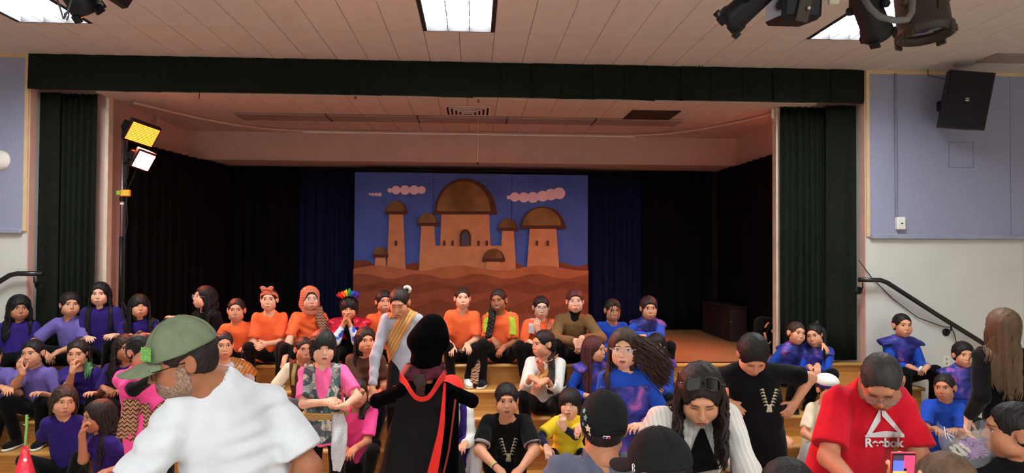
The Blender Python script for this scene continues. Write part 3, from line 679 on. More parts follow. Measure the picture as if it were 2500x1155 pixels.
def surf(sh, lo, hi, h, B=8):
    lo = np.asarray(lo, float); hi = np.asarray(hi, float); nb = np.maximum(1, np.ceil((hi-lo)/(h*B)).astype(int))
    g = np.stack(np.meshgrid(*[np.arange(n) for n in nb], indexing='ij'), -1).reshape(-1, 3)
    Cc = (lo+(g+.5)*h*B).astype(F32); dc = sh(Cc); hd = F32(h*B*.8661)
    act = np.abs(dc) < hd*1.45+h
    val = np.where(dc < 0, F32(-1), F32(1)).reshape(*nb); val = np.repeat(np.repeat(np.repeat(val, B, 0), B, 1), B, 2)
    val = np.pad(val, ((0, 1),)*3, mode='edge')
    ga = g[act]
    if len(ga) == 0: return np.zeros((0, 3)), np.zeros((0, 4), int)
    l = np.stack(np.meshgrid(*[np.arange(B+1)]*3, indexing='ij'), -1).reshape(-1, 3)
    for c0 in range(0, len(ga), 400):
        gb = ga[c0:c0+400]; ix = gb[:, None, :]*B+l[None]
        pts = (lo+ix*h).astype(F32); dv_ = sh.blocks(Cc[act][c0:c0+400], hd*1.15, pts)
        val[ix[..., 0], ix[..., 1], ix[..., 2]] = dv_
    val[0] = 1; val[-1] = 1; val[:, 0] = 1; val[:, -1] = 1; val[:, :, 0] = 1; val[:, :, -1] = 1
    ins = val < 0
    n8 = sum(ins[i:i+ins.shape[0]-1, j:j+ins.shape[1]-1, k:k+ins.shape[2]-1].astype(np.int8) for i, j, k in CORN)
    cell = np.argwhere((n8 > 0) & (n8 < 8))
    cv = np.stack([val[cell[:, 0]+i, cell[:, 1]+j, cell[:, 2]+k] for i, j, k in CORN], 1)
    acc = np.zeros((len(cell), 3)); cnt = np.zeros(len(cell))
    for a, b in EDG:
        m = (cv[:, a] < 0) != (cv[:, b] < 0); t = cv[m, a]/(cv[m, a]-cv[m, b])
        acc[m] += CORN[a]+t[:, None]*(CORN[b]-CORN[a]); cnt[m] += 1
    V_ = lo+(cell+acc/cnt[:, None])*h
    idm = np.full(n8.shape, -1, np.int32); idm[tuple(cell.T)] = np.arange(len(cell))
    Q = []
    for ax in range(3):
        o1, o2 = [(1, 2), (2, 0), (0, 1)][ax]
        sl0 = [slice(1, -1)]*3; sl0[ax] = slice(0, -1); sl1 = list(sl0); sl1[ax] = slice(1, None)
        A = ins[tuple(sl0)]; Bq = ins[tuple(sl1)]; e = np.argwhere(A != Bq); 
        if len(e) == 0: continue
        fl = A[tuple(e.T)]; off = np.ones(3, int); off[ax] = 0; e = e+off
        d1 = np.zeros(3, int); d1[o1] = 1; d2 = np.zeros(3, int); d2[o2] = 1
        q = np.stack([idm[tuple((e-d1-d2).T)], idm[tuple((e-d2).T)], idm[tuple(e.T)], idm[tuple((e-d1).T)]], 1)
        q[~fl] = q[~fl][:, ::-1]; Q.append(q)
    Q = np.concatenate(Q); Q = Q[(Q >= 0).all(1)]
    return V_, Q
def relax(V_, Q, it=1, w=.5):
    if len(V_) == 0: return V_
    a = np.concatenate([Q[:, i] for i in range(4)]); b = np.concatenate([Q[:, (i+1) % 4] for i in range(4)]); n = len(V_)
    c = np.maximum(1, np.bincount(a, minlength=n)+np.bincount(b, minlength=n))
    for _ in range(it):
        m = np.stack([np.bincount(a, V_[b, k], n)+np.bincount(b, V_[a, k], n) for k in range(3)], 1)/c[:, None]; V_ = V_+(m-V_)*w
    return V_
class Geo:
    """vertex/quad/tri soup with material indices"""
    def __init__(s): s.V = []; s.P = []; s.M = []; s.n = 0
    def add(s, V_, Q, mi=0):
        if len(V_) == 0: return s
        s.V.append(np.asarray(V_, float)); s.P.append(np.asarray(Q)+s.n); s.M.append(np.full(len(Q), mi)); s.n += len(V_); return s
    def obj(s, name, mats, parent, label=None, smooth=True):
        me = bpy.data.meshes.new(name)
        V_ = np.concatenate(s.V); me.vertices.add(len(V_)); me.vertices.foreach_set('co', V_.astype(F32).ravel())
        tot = np.concatenate([np.full(len(p), p.shape[1]) for p in s.P]); li = np.concatenate([p.ravel() for p in s.P])
        me.loops.add(len(li)); me.loops.foreach_set('vertex_index', li.astype(np.int32)); me.polygons.add(len(tot))
        st = np.concatenate([[0], np.cumsum(tot)[:-1]]); me.polygons.foreach_set('loop_start', st.astype(np.int32))
        for x in (mats if isinstance(mats, (list, tuple)) else [mats]): me.materials.append(x)
        me.polygons.foreach_set('material_index', np.concatenate(s.M).astype(np.int32))
        me.polygons.foreach_set('use_smooth', np.full(len(tot), smooth)); me.update(calc_edges=True); me.validate()
        return link(name, me, parent, label)
def tubes(paths, radii, n=5, flat=.7):
    """many tapered tubes at once: paths (N,S,3), radii (N,S)"""
    P = np.asarray(paths, float); N, S = P.shape[:2]; tg = np.gradient(P, axis=1); tg /= np.linalg.norm(tg, axis=2)[..., None]+1e-9
    ref = np.zeros((N, S, 3)); ref[..., 1] = 1; u = np.cross(tg, ref); bad = np.linalg.norm(u, axis=2) < .15
    u[bad] = np.cross(tg[bad], [1., 0, 0]); u /= np.linalg.norm(u, axis=2)[..., None]; w = np.cross(tg, u)
    an = np.arange(n)*2*math.pi/n; R_ = np.asarray(radii)[..., None, None]
    V_ = P[:, :, None, :]+R_*(np.cos(an)[None, None, :, None]*u[:, :, None]+flat*np.sin(an)[None, None, :, None]*w[:, :, None])
    i = np.arange(N)[:, None, None]*S*n; j = np.arange(S-1)[None, :, None]*n; k = np.arange(n)[None, None, :]; k2 = (k+1) % n
    Q = np.stack([i+j+k, i+j+k2, i+j+n+k2, i+j+n+k], -1).reshape(-1, 4)
    return V_.reshape(-1, 3), Q
def wob(seed, amp, s1=14., s2=31.):
    """gentle cloth folds as a displacement field"""
    r = np.random.RandomState(seed); A = r.normal(size=(4, 3)); A /= np.linalg.norm(A, axis=1)[:, None]; ph = r.uniform(0, 6.28, 4).astype(F32)
    A = (A*np.array([s1, s1*1.3, s2, s2*.8])[:, None]).astype(F32)
    def f(p):
        a = np.sin(p@A[0]+ph[0]+1.2*np.sin(p@A[1]*.6+ph[1])); b = np.sin(p@A[2]+ph[2]+1.5*np.sin(p@A[1]*.5+ph[3]))
        return (a*.55+b*.6*(.5+.5*a)).astype(F32)*F32(amp)
    return f
# ================================================================ people
SKINS = {'light': (226, 172, 142), 'tan': (206, 146, 112), 'olive': (184, 124, 92), 'brown': (156, 100, 70)}
def skin_mat(k): 
    m = mat('skin_'+k, SKINS[k], .55, .05, 18, spec=.35)
    b = m.node_tree.nodes['Principled BSDF']; b.inputs['Subsurface Weight'].default_value = .12; b.inputs['Subsurface Radius'].default_value = (.012, .004, .002); b.inputs['Subsurface Scale'].default_value = .5
    return m
def hair_mat(name, col, rough=.55): return mat('hair_'+name, col, rough, .35, 30, .6, 90, spec=.3, stretch=(1, 1, .12))
HAIRC = {'black': (22, 19, 19), 'dark': (34, 26, 23), 'brown': (58, 40, 30), 'red': (72, 34, 34), 'lightbrown': (92, 70, 50), 'grey': (48, 46, 45), 'green': (70, 110, 70)}
M_eye = mat('eye_white', (226, 218, 212), .3, .02); M_iris = mat('iris_dark', (38, 24, 18), .2, .02, spec=.6); M_lash = mat('lash_dark', (26, 20, 19), .7)
M_lip = mat('lip', (176, 98, 90), .5, .05); M_mouth = mat('mouth_dark', (52, 18, 18), .6); M_teeth = mat('teeth', (232, 226, 214), .35, .02)
def head_shape(kind):
    S = Shape(); male = kind == 'man'; fat = 1.0 if kind == 'chubby' else 0.0; adult = kind in ('man', 'woman')
    S.u(ell((0, .014, .026), (.0715, .089, .079)))
    S.u(ell((0, -.032, -.03), (.056+.005*fat, .053, .073)), .03)
    S.u(ell((0, -.050+(-.006 if male else 0), -.084), (.027+.006*male+.006*fat, .025, .02)), .032)
    for s in (-1, 1):
        S.u(ell((s*.033, -.05, -.036-.006*fat), (.027+.006*fat, .028, .03)), .03)
        S.u(ell((s*.045, -.012, -.066), (.018+.006*male+.008*fat, .03, .022)), .03)
    S.u(rcone((-.028, -.073, .024), (.028, -.073, .024), .011+.003*male), .02)
    for s in (-1, 1): S.s(ell((s*.031, -.098, .002), (.018, .013, .0125)), .016)
    S.u(rcone((0, -.083, .012), (0, -.0965-.006*adult, -.028), .006, .0085+.001*adult), .012)
    for s in (-1, 1): S.u(ell((s*.0088, -.0915-.003*adult, -.032), (.0068, .009, .006)), .006)
    S.u(ell((0, -.079, -.062), (.026, .016, .017)), .014)
    S.u(rcone((-.014, -.089, -.057), (.014, -.089, -.057), .005), .006)
    S.u(rcone((-.012, -.088, -.066), (.012, -.088, -.066), .006), .006)
    S.s(rcone((-.018, -.098, -.0612), (.018, -.098, -.0612), .003), .004)
    for s in (-1, 1):
        Re = rotm('Z', s*-22)@rotm('X', -10)
        S.u(ell((s*.077, .012, -.008), (.0075, .019, .03), Re), .008); S.s(ell((s*.0865, .006, -.004), (.006, .011, .017), Re), .006)
    S.u(rcone((0, .018, -.055), (0, .03, -.12), .044+.01*male, .043+.012*male), .022)
    return S
HEADS = {}
def head_mesh(kind):
    if kind not in HEADS:
        S = head_shape(kind); V_, Q = surf(S, (-.1, -.13, -.135), (.1, .12, .12), .0046 if kind in ('man', 'woman') else .0052); HEADS[kind] = (S, V_, Q)
    return HEADS[kind]
def front_y(S, x, z):
    ys = np.linspace(-.135, -.02, 70); P = np.stack([np.repeat(x[:, None], 70, 1), np.repeat(ys[None], len(x), 0), np.repeat(z[:, None], 70, 1)], -1)
    d = S(P.reshape(-1, 3)).reshape(len(x), 70); i = np.argmax(d < 0, 1); i = np.maximum(i, 1); r = np.arange(len(x))
    t = d[r, i-1]/(d[r, i-1]-d[r, i]+1e-9); return ys[i-1]+t*(ys[i]-ys[i-1])
FACES = {}
def patch(S, xs, zt, zb, off, nz=3):
    """patch between two curves zt(x), zb(x), laid on the face"""
    n = len(xs); X = np.repeat(xs[None], nz+1, 0); w = np.linspace(0, 1, nz+1)[:, None]; Z = zb[None]*(1-w)+zt[None]*w
    Y_ = front_y(S, X.ravel(), Z.ravel()).reshape(nz+1, n)-off
    edge = np.zeros((nz+1, n)); 
    V_ = np.stack([X, Y_, Z], -1).reshape(-1, 3); i = np.arange(nz)[:, None]*n; j = np.arange(n-1)[None]
    Q = np.stack([i+j, i+j+1, i+j+n+1, i+j+n], -1).reshape(-1, 4)
    return V_, Q
def face_parts(kind, eyes, mouth, gaze=0, browf=1.):
    key = (kind, eyes, mouth, gaze, browf)
    if key in FACES: return FACES[key]
    S = head_mesh(kind)[0]; out = []; adult = kind in ('man', 'woman')
    for s in (-1, 1):
        cx, cz = s*.0305, .001; hw = .0138; t = np.linspace(-1, 1, 11); xs = cx+t*hw
        arch = np.sqrt(np.maximum(0, 1-t*t)); tilt = s*t*.0006
        top = {'open': .0068, 'wide': .0078, 'half': .0045, 'squint': .0022, 'down': .0012}[eyes]; bot = {'open': .0048, 'wide': .0052, 'half': .0042, 'squint': .002, 'down': .002}[eyes]
        zc = cz+tilt-(.003 if eyes == 'down' else 0)
        zt = zc+top*arch**.8; zb = zc-bot*arch
        if eyes not in ('squint', 'down'):
            out.append((*patch(S, xs, zt, zb, .0014), 1))
            ti = np.linspace(-1, 1, 9); ri = .0062; xi = cx+gaze*.005+ti*ri; a2 = np.sqrt(np.maximum(0, 1-ti*ti))*ri
            zti = np.minimum(cz+.0012+a2, np.interp(xi, xs, zt)); zbi = np.maximum(cz+.0012-a2, np.interp(xi, xs, zb)); zti = np.maximum(zti, zbi+.0002)
            out.append((*patch(S, xi, zti, zbi, .0022), 2))
        out.append((*patch(S, xs, zt+.0012+.0014*arch, zt-.0004, .0026, 1), 3))
        tb = np.linspace(-1, 1, 11); xb = s*.031+tb*.0175; zb_ = .0212+.003*(1-tb*tb)+s*tb*-.0014; th = .0019*browf*(1-.6*np.maximum(0, s*tb))
        out.append((*patch(S, xb, zb_+th, zb_-th*.8, .0022, 1), 3))
    hw = {'closed': .0195, 'open': .0185, 'smile': .026, 'grin': .028, 'pucker': .013, 'ajar': .019}[mouth]; t = np.linspace(-1, 1, 15); xs = t*hw
    curve = {'smile': .005, 'grin': .006}.get(mouth, .0009)*t*t; gap = {'open': .0085, 'grin': .0075, 'ajar': .003, 'smile': .0028}.get(mouth, .0003)*np.sqrt(np.maximum(0, 1-t*t))
    zm = -.0612+curve; cup = 1-.35*np.exp(-(t/.18)**2); a = np.sqrt(np.maximum(0, 1-t*t))
    out.append((*patch(S, xs, zm+gap*.35+.0062*a*cup, zm+gap*.35, .0018, 2), 4))
    out.append((*patch(S, xs, zm-gap*.65, zm-gap*.65-.0078*a, .0022, 2), 4))
    out.append((*patch(S, xs, zm+gap*.35+.0007, zm-gap*.65-.0007, .0012 if mouth in ('open', 'grin', 'ajar', 'smile') else .0026, 2), 5))
    if mouth in ('grin', 'smile'): out.append((*patch(S, xs*.86, zm+gap*.3, zm-gap*.3, .0024, 1), 6))
    if mouth == 'open': out.append((*patch(S, xs*.6, zm+gap*.3, zm+gap*.02, .002, 1), 6))
    FACES[key] = out; return out
# ---------------------------------------------------------------- hair
CAPS = {}
def hair_cap(style):
    if style in CAPS: return CAPS[style]
    S = Shape()
    P = dict(th=.011, face=(-.1, -.035, .064, .088, .09), nape=-.05, ears=True, drop=0)
    if style == 'short': P.update(th=.015, face=(-.1, -.04, .067, .08, .096))
    if style == 'crop': P.update(th=.010, face=(-.1, -.035, .069, .085, .093), nape=-.035)
    if style == 'buzz': P.update(th=.0065, face=(-.1, -.035, .069, .085, .1), nape=-.04)
    if style == 'bowl': P.update(th=.02, face=(-.1, -.062, .06, .075, .086), nape=-.062, ears=False, drop=.035)
    if style == 'bangs': P.update(th=.018, face=(-.1, -.066, .055, .075, .086), nape=-.2, ears=False, drop=.06)
    if style == 'long': P.update(th=.016, face=(-.1, -.04, .06, .08, .102), nape=-.2, ears=False, drop=.05)
    if style == 'pull': P.update(th=.0075, face=(-.1, -.035, .067, .08, .1))
    if style == 'thick': P.update(th=.024, face=(-.1, -.045, .062, .078, .09), nape=-.2, ears=False, drop=.06)
    th = P['th']
    S.u(ell((0, .014, .026), (.0715+th, .089+th, .079+th))); S.u(ell((0, .035, -.018), (.062+th*.8, .058+th, .06)), .03)
    if P['drop']: S.u(ell((0, .028, -.03-P['drop']*.4), (.072+th*.7, .06+th, .06+P['drop'])), .03)
    cy, cz, rx, ry, rz = P['face']; S.s(ell((0, cy, cz), (rx, ry, rz)), .012)
    if style in ('bowl', 'bangs', 'long', 'thick'): S.s(ell((0, -.07, -.09), (.062, .07, .075)), .01)
    if P['nape'] > -.15: S.i(half((0, 0, P['nape']), (0, -.35, -1)), .012); 
    if P['ears']:
        for s in (-1, 1): S.s(ell((s*.088, -.004, -.02), (.03, .026, .04)), .01)
    def groove(p):
        a = np.arctan2(p[:, 0], p[:, 2]+.05)*F32(26)+6*np.sin(p[:, 1]*F32(25)); return (np.sin(a)*F32(.0013)+np.sin(a*F32(2.3)+1)*F32(.0008)).astype(F32)
    S.d(groove)
    CAPS[style] = surf(S, (-.125, -.12, -.18), (.125, .16, .15), .006); return CAPS[style]
def locks(sim, roots, dirs, n, seg, wave=.0, wl=.08, r0=.011, r1=.004, grav=.7, seed=0, wind=None):
    """strands that fall from roots and slide over the obstacle sim"""
    rs = np.random.RandomState(seed); P = np.array(roots, float); D = np.array(dirs, float); N = len(P); out = [P.copy()]
    ph = rs.uniform(0, 6.28, N); L = rs.uniform(.88, 1.1, N)
    for i in range(n):
        g = np.array([0, 0, -1.]) if wind is None else np.array(wind, float); D = D*(1-grav)+g*grav; D /= np.linalg.norm(D, axis=1)[:, None]
        P = P+D*(seg*L)[:, None]
        if sim is not None:
            e = .004; d = sim(P)
            m = d < .008
            if m.any():
                q = P[m]; gr = np.stack([sim(q+e*a_)-sim(q-e*a_) for a_ in np.eye(3)], 1); gr /= np.linalg.norm(gr, axis=1)[:, None]+1e-9
                P[m] += gr*(.008-d[m])[:, None]; D[m] = D[m]*.5+unit3(P[m]-out[-1][m])*.5
        out.append(P.copy())
    A = np.stack(out, 1); s_ = np.arange(n+1)*seg
    if wave:
        fade = np.clip(s_/.1, 0, 1); A[:, :, 0] += wave*fade*np.sin(s_[None]/wl*6.28+ph[:, None]); A[:, :, 1] += wave*.7*fade*np.cos(s_[None]/wl*6.28+ph[:, None]*1.3)
    t = np.linspace(0, 1, n+1); R_ = (r0*(1-t)**.6+r1*t)[None]*rs.uniform(.7, 1.25, N)[:, None]; R_[:, -1] *= .25
    return tubes(A, R_, 5, .8)
def unit3(a): return a/(np.linalg.norm(a, axis=1)[:, None]+1e-9)
def braid(path, r, turns):
    path = np.array(path, float); n = turns*8; t = np.linspace(0, 1, n); seg = np.linspace(0, 1, len(path)); P = np.stack([np.interp(t, seg, path[:, i]) for i in range(3)], 1)
    A = []; 
    for k in range(3):
        a = t*turns*6.28+k*2.094; A.append(P+np.stack([np.sin(a)*r*.62, np.sin(2*a)*r*.35, 0*a], 1))
    R_ = np.tile((r*.62*(1-.35*t))[None], (3, 1)); return tubes(np.array(A), R_, 6, 1)
# ---------------------------------------------------------------- limbs
def ik(a, b, l1, l2, pole):
    a = np.asarray(a, float); b = np.asarray(b, float); d = b-a; L = np.linalg.norm(d); 
    if L > (l1+l2)*.995: s = L/(l1+l2)*1.006; l1 *= s; l2 *= s
    L = max(L, abs(l1-l2)+.01); u = unit(d); x = (l1*l1-l2*l2+L*L)/(2*L); h = math.sqrt(max(0, l1*l1-x*x)); p = np.asarray(pole, float); p = unit(p-u*(p@u))
    return a+u*x+p*h
def hand_ops(S, W, d, n, mid, s, curl=.5, spread=.12):
    d = unit(d); n = unit(np.asarray(n)-d*(np.asarray(n)@d)); l = np.cross(d, n); l = l if l@np.asarray(mid) > 0 else -l
    Rm = np.stack([l, d, n], 1); S.u(rbox(W+d*.046*s, (.037*s, .044*s, .014*s), Rm, .012*s), .012*s); S.u(rcone(W-d*.01*s, W+d*.03*s, .026*s, .024*s), .015*s)
    rf = max(.0075, .0092*s)
    for i, (o, ln, dd) in enumerate(((.029, .075, .083), (.0095, .083, .088), (-.0105, .077, .085), (-.029, .06, .077))):
        b = W+d*dd*s+l*o*s; a_ = 0.; dr = unit(d+l*spread*(o/.03))
        for j, fr in enumerate((.45, .3, .25)):
            a_ += curl*(.75 if j == 0 else 1.)*(1+.12*i); q = dr*math.cos(a_)+n*math.sin(a_); e = b+q*ln*fr*s; S.u(rcone(b, e, rf*(1-.08*j), rf*(1-.08*(j+1))), .004); b = e
    b = W+d*.022*s+l*.03*s; q = unit(d*.62+l*.68+n*.35); e = b+q*.042*s; S.u(rcone(b, e, rf*1.35, rf*1.1), .01); q = unit(d*.85+l*.28+n*(.3+.4*curl)); S.u(rcone(e, e+q*.032*s, rf*1.1, rf*.9), .004)
    return S
def ccone(a, b, r0, r1, cut=True):
    g = rcone(a, b, r0, r1); h = half(b, np.asarray(b, float)-np.asarray(a, float))
    return (lambda p: np.maximum(g(p), h(p))) if cut else g
def fabric(name, col, **k): return mat('cloth_'+name, col, k.pop('rough', .9), k.pop('var', .09), k.pop('vscale', 9), k.pop('bump', .5), k.pop('bscale', 11), bdist=.025, sheen=k.pop('sheen', .06), spec=k.pop('spec', .12), **k)
NTRI = [0]
def person(label, hd, Y, hs=.205, ry=0, rp=0, rr=0, H=1.38, fat=1., kind='child', skin='tan', by=None, seat=None, stand=None, pdx=0., pdy=0., pz=None, hands=(None, None),
           feet=None, fdx=(0, 0), fdy=0, fz=None, top=None, bottom=None, shoes='shoe', hair='black', style='pull', hk=None, mouth='closed', eyes='open', gaze=0, brow=1., res=.011,
           curl=(.5, .5), palm=(None, None), elbow=(None, None), hdir=(None, None), loose=1., hide=(), group=None, knee=None, glasses=None, cut=None, sleeve='short', legs_bare=False, yoke=.0, shw=1.0, build_shirt=True, neck=True, torso_fl=.7, hem=.085, nbo=(0, 0, 0), shd=.045, col=-.01):
    J = {}; s = hs/.21; 
    hc = at(hd[0], hd[1], Y) if len(hd) == 2 else np.array(hd, float)
    ry = ry+math.degrees(math.atan2(-hc[0], hc[1]))      # ry is given as the viewer sees it
    Rh = rotm('Z', ry)@rotm('X', rp)@rotm('Y', rr)
    by = ry*.5 if by is None else by
    rgt = np.array([math.cos(math.radians(by)), math.sin(math.radians(by)), 0]); fw = np.array([math.sin(math.radians(by)), -math.cos(math.radians(by)), 0])
    nv = np.array([0, .03, -.121])*s; nb = hc+.55*(Rh@nv)+.45*(rotm('Z', ry*.4)@nv)+np.array(nbo)
    if seat is not None:
        k = seat; pz_ = ZK[k]+.075*H/1.38 if pz is None else pz; pel = np.array([hc[0]+pdx, EDGE[k]+.14+pdy, pz_]); ground = ZK[min(4, k+1)] if k < 4 else 0.
        if fz is not None: ground = fz
    else:
        pel = np.array([hc[0]+pdx, hc[1]+.02+pdy, stand+.5*H if pz is None else pz]); ground = stand
    up = unit(nb-pel); J.update(hc=hc, Rh=Rh, nb=nb, pel=pel, up=up, rgt=rgt, fw=fw, s=s, H=H)
    t = thing('person', label, 'person', (pel[0], pel[1], ground), group); J['root'] = t
    sh = [nb+rgt*sg*.088*H*shw-up*shd*H+fw*.0 for sg in (-1, 1)]
    # legs
    hips = [pel+rgt*sg*.052*H for sg in (-1, 1)]; an = []; kn = []; tl = .245*H; sl = .235*H
    for i, sg in enumerate((-1, 1)):
        if feet is not None and feet[i] is not None: f = np.array(feet[i], float)
        elif seat is not None: f = np.array([hips[i][0]+sg*.03+fdx[i], EDGE[seat]-.12+fdy, ground])
        else: f = np.array([hips[i][0]+sg*.03+fdx[i], pel[1]+fdy, ground])
        a = f+np.array([0, .03, .055*H/1.38+.02]); pole = (fw+np.array([sg*.25, 0, .9]) if seat is not None else fw) if knee is None else np.array(knee[i], float)
        kn.append(ik(hips[i], a, tl, sl, pole)); an.append(a)
    J.update(sh=sh, kn=kn, an=an, hips=hips)
    # arms
    el = []; wr = []; hdv = []; ua, fa = .168*H, .145*H
    for i, sg in enumerate((-1, 1)):
        tg = hands[i]
        if tg is None: tg = (kn[i]+np.array([0, -.0, .055])+fw*-.05) if seat is not None else sh[i]+np.array([sg*.09, -.03, -.3*H])
        elif tg == 'down': tg = sh[i]+rgt*sg*.06+np.array([0, .0, -.29*H])
        elif len(tg) == 3 and abs(tg[1]) > 50: tg = at(*tg)
        tg = np.array(tg, float); pole = np.array(elbow[i], float) if elbow[i] is not None else rgt*sg*.35-fw*.55+np.array([0, 0, -.8])
        e0 = ik(sh[i], tg, ua, fa, pole); dd = unit(hdir[i]) if hdir[i] is not None else unit(unit(tg-e0)+np.array([0, 0, -.05])); w = tg-dd*.045*s
        e = ik(sh[i], w, ua, fa, pole); el.append(e); wr.append(w); hdv.append(dd)
    J.update(el=el, wr=wr, hdv=hdv)
    # ---- body: head, neck, arms with hands, torso and leg core in one mesh
    G = Geo(); SH, V_, Q = head_mesh(kind); G.add(hc+s*(V_@Rh.T), Q, 0)
    for pv, pq, mi in face_parts(kind, eyes, mouth, gaze, brow): G.add(hc+s*(pv@Rh.T), pq, mi)
    nr = (.043+.011*(kind == 'man'))*s
    A = Shape(); A.u(rcone(hc+Rh@np.array([0, .022, -.07])*s, nb-up*.02, nr, nr*1.1)); A.u(rcone(nb-up*.01, nb-up*.06, nr*1.1, nr*1.6), .03)
    if cut is not None: pass
    lo = nb-.1; hi = nb+.1; Vn, Qn = surf(A, np.minimum(lo, hc-.1), np.maximum(hi, hc+.05), .008); G.add(Vn, Qn, 0)
    for i in (0, 1):
        if ('arm%d' % i) in hide: continue
        A = Shape(); A.u(rcone(sh[i], el[i], .026*H*fat**.7, .0235*H*fat**.8)); A.u(rcone(el[i], wr[i], .0235*H*fat, .0155*H*(.5+.5*fat)), .02)
        pn = palm[i] if palm[i] is not None else np.array([0, .2, -1.])
        if len(np.shape(pn)) == 0: pn = (0, 0, -1.)
        hand_ops(A, wr[i], hdv[i], np.array(pn, float), rgt*(1 if i == 0 else -1), s*(.8 if kind in ('child', 'chubby') else .88), curl[i])
        pts = np.stack([sh[i], el[i], wr[i], wr[i]+hdv[i]*.17*s]); Va, Qa = surf(A, pts.min(0)-.09, pts.max(0)+.09, .0062); G.add(Va, Qa, 0)
    C_ = Shape(); C_.u(fcone(pel, nb-up*.08*H, .07*H*fat, .07*H*fat, rgt, .62))
    for i in (0, 1): C_.u(rcone(hips[i], kn[i], .04*H, .03*H), .03).u(rcone(kn[i], an[i], .03*H, .022*H), .02)
    pts = np.stack([pel, nb, *kn, *an]); 
    if legs_bare: 
        Vc, Qc = surf(C_, pts.min(0)-.13, pts.max(0)+.13, .012)
    else: Vc, Qc = surf(C_, pts.min(0)-.13, pts.max(0)+.13, .03)
    G.add(Vc, Qc, 0)
    hm = hk if hk is not None else hair_mat(hair, HAIRC[hair])
    body = G.obj('body', [skin_mat(skin), M_eye, M_iris, M_lash if hair not in ('grey', 'lightbrown') else mat('brow_brown', (70, 54, 44), .8), M_lip if skin != 'brown' else mat('lip_brown', (150, 84, 74), .5), M_mouth, M_teeth], t); J['body'] = body
    # ---- shirt
    T = Shape(); ch = nb-up*.115*H; cw = .085*H*fat*loose
    T.u(fcone(pel+up*.035*H if seat is not None else pel-up*.12*H, ch, cw*(1.02 if seat is not None else 1.12), cw, rgt, torso_fl)); T.u(rcone(sh[0]+rgt*.02, sh[1]-rgt*.02, .036*H, .036*H), .05); T.u(rcone(nb-up*.05*H, nb+up*col*H, .056*H, .04*H), .05)
    J['torso'] = T
    if top is not None and build_shirt:
        B = Shape(); B.ops = list(T.ops)
        for i in (0, 1):
            if sleeve == 'short':
                e = sh[i]+(el[i]-sh[i])*.80; B.u(ccone(sh[i], e, .037*H*(.6+.4*fat), .039*H*(.5+.5*fat)*loose), .03)
            elif sleeve == 'long':
                B.u(rcone(sh[i], el[i], .036*H*(.6+.4*fat), .032*H*fat), .03); e = wr[i]-unit(wr[i]-el[i])*.02; B.u(ccone(el[i], e, .032*H*fat, .025*H*fat), .02)
            elif sleeve == 'elbow':
                B.u(ccone(sh[i], sh[i]+(el[i]-sh[i])*.98, .043*H*fat, .04*H*fat), .035)
            elif sleeve == 'threeq':
                B.u(rcone(sh[i], el[i], .041*H, .036*H), .035); B.u(ccone(el[i], el[i]+(wr[i]-el[i])*.55, .036*H, .032*H), .02)
        for i in (0, 1):
            if seat is not None and not legs_bare: pass
        B.i(half(pel-up*(.012*H if seat is not None else hem*H), -up), .01)
        B.s(rcone(nb+up*(col+.002)*H+fw*.006, nb+(hc-nb)*.55, nr*1.16, nr*1.3), .006)
        B.d(wob(hash(label) % 9999 if False else int(abs(hc[0]*1000+hc[2]*777)) % 9999, (.009 if sleeve == 'short' else .0055)*H/1.38, 18, 84))
        pts = np.stack([pel-up*.1, nb, *sh, *(el if sleeve != 'long' else wr+el)]); Vt, Qt = surf(B, pts.min(0)-.14*H*fat, pts.max(0)+.11*H, res); Vt = relax(Vt, Qt, 2 if res > .009 else 5)
        g = Geo().add(Vt, Qt); NTRI[0] += 2*len(Qt); J['shirt'] = g.obj('shirt', top, t); J['shirt_shape'] = B
    # ---- trousers and shoes
    if bottom is not None:
        B = Shape(); B.u(ell(pel+np.array([0, 0, .01 if seat is not None else -.02]), (.088*H*fat if seat is not None else .078*H*fat, (.078 if seat is not None else .055)*H*fat, .062*H))); lw = 1.0
        for i in (0, 1):
            B.u(rcone(hips[i], kn[i], .052*H*fat, .038*H*(.6+.4*fat)), .03); 
            if not legs_bare: B.u(ccone(kn[i], an[i]+(an[i]-kn[i])*.02, .038*H*(.6+.4*fat), .03*H), .015)
        if legs_bare:
            B.ops = B.ops[:1]
            for i in (0, 1): B.u(ccone(hips[i], hips[i]+(kn[i]-hips[i])*.72, .056*H*fat, .054*H*fat), .03)
        B.d(wob(int(abs(hc[0]*991)) % 997, .003))
        pts = np.stack([pel, *kn, *an]); Vt, Qt = surf(B, pts.min(0)-.11*H*fat, pts.max(0)+.11*H*fat, res*1.35); Vt = relax(Vt, Qt, 2); J['trousers'] = Geo().add(Vt, Qt).obj('trousers', bottom, t)
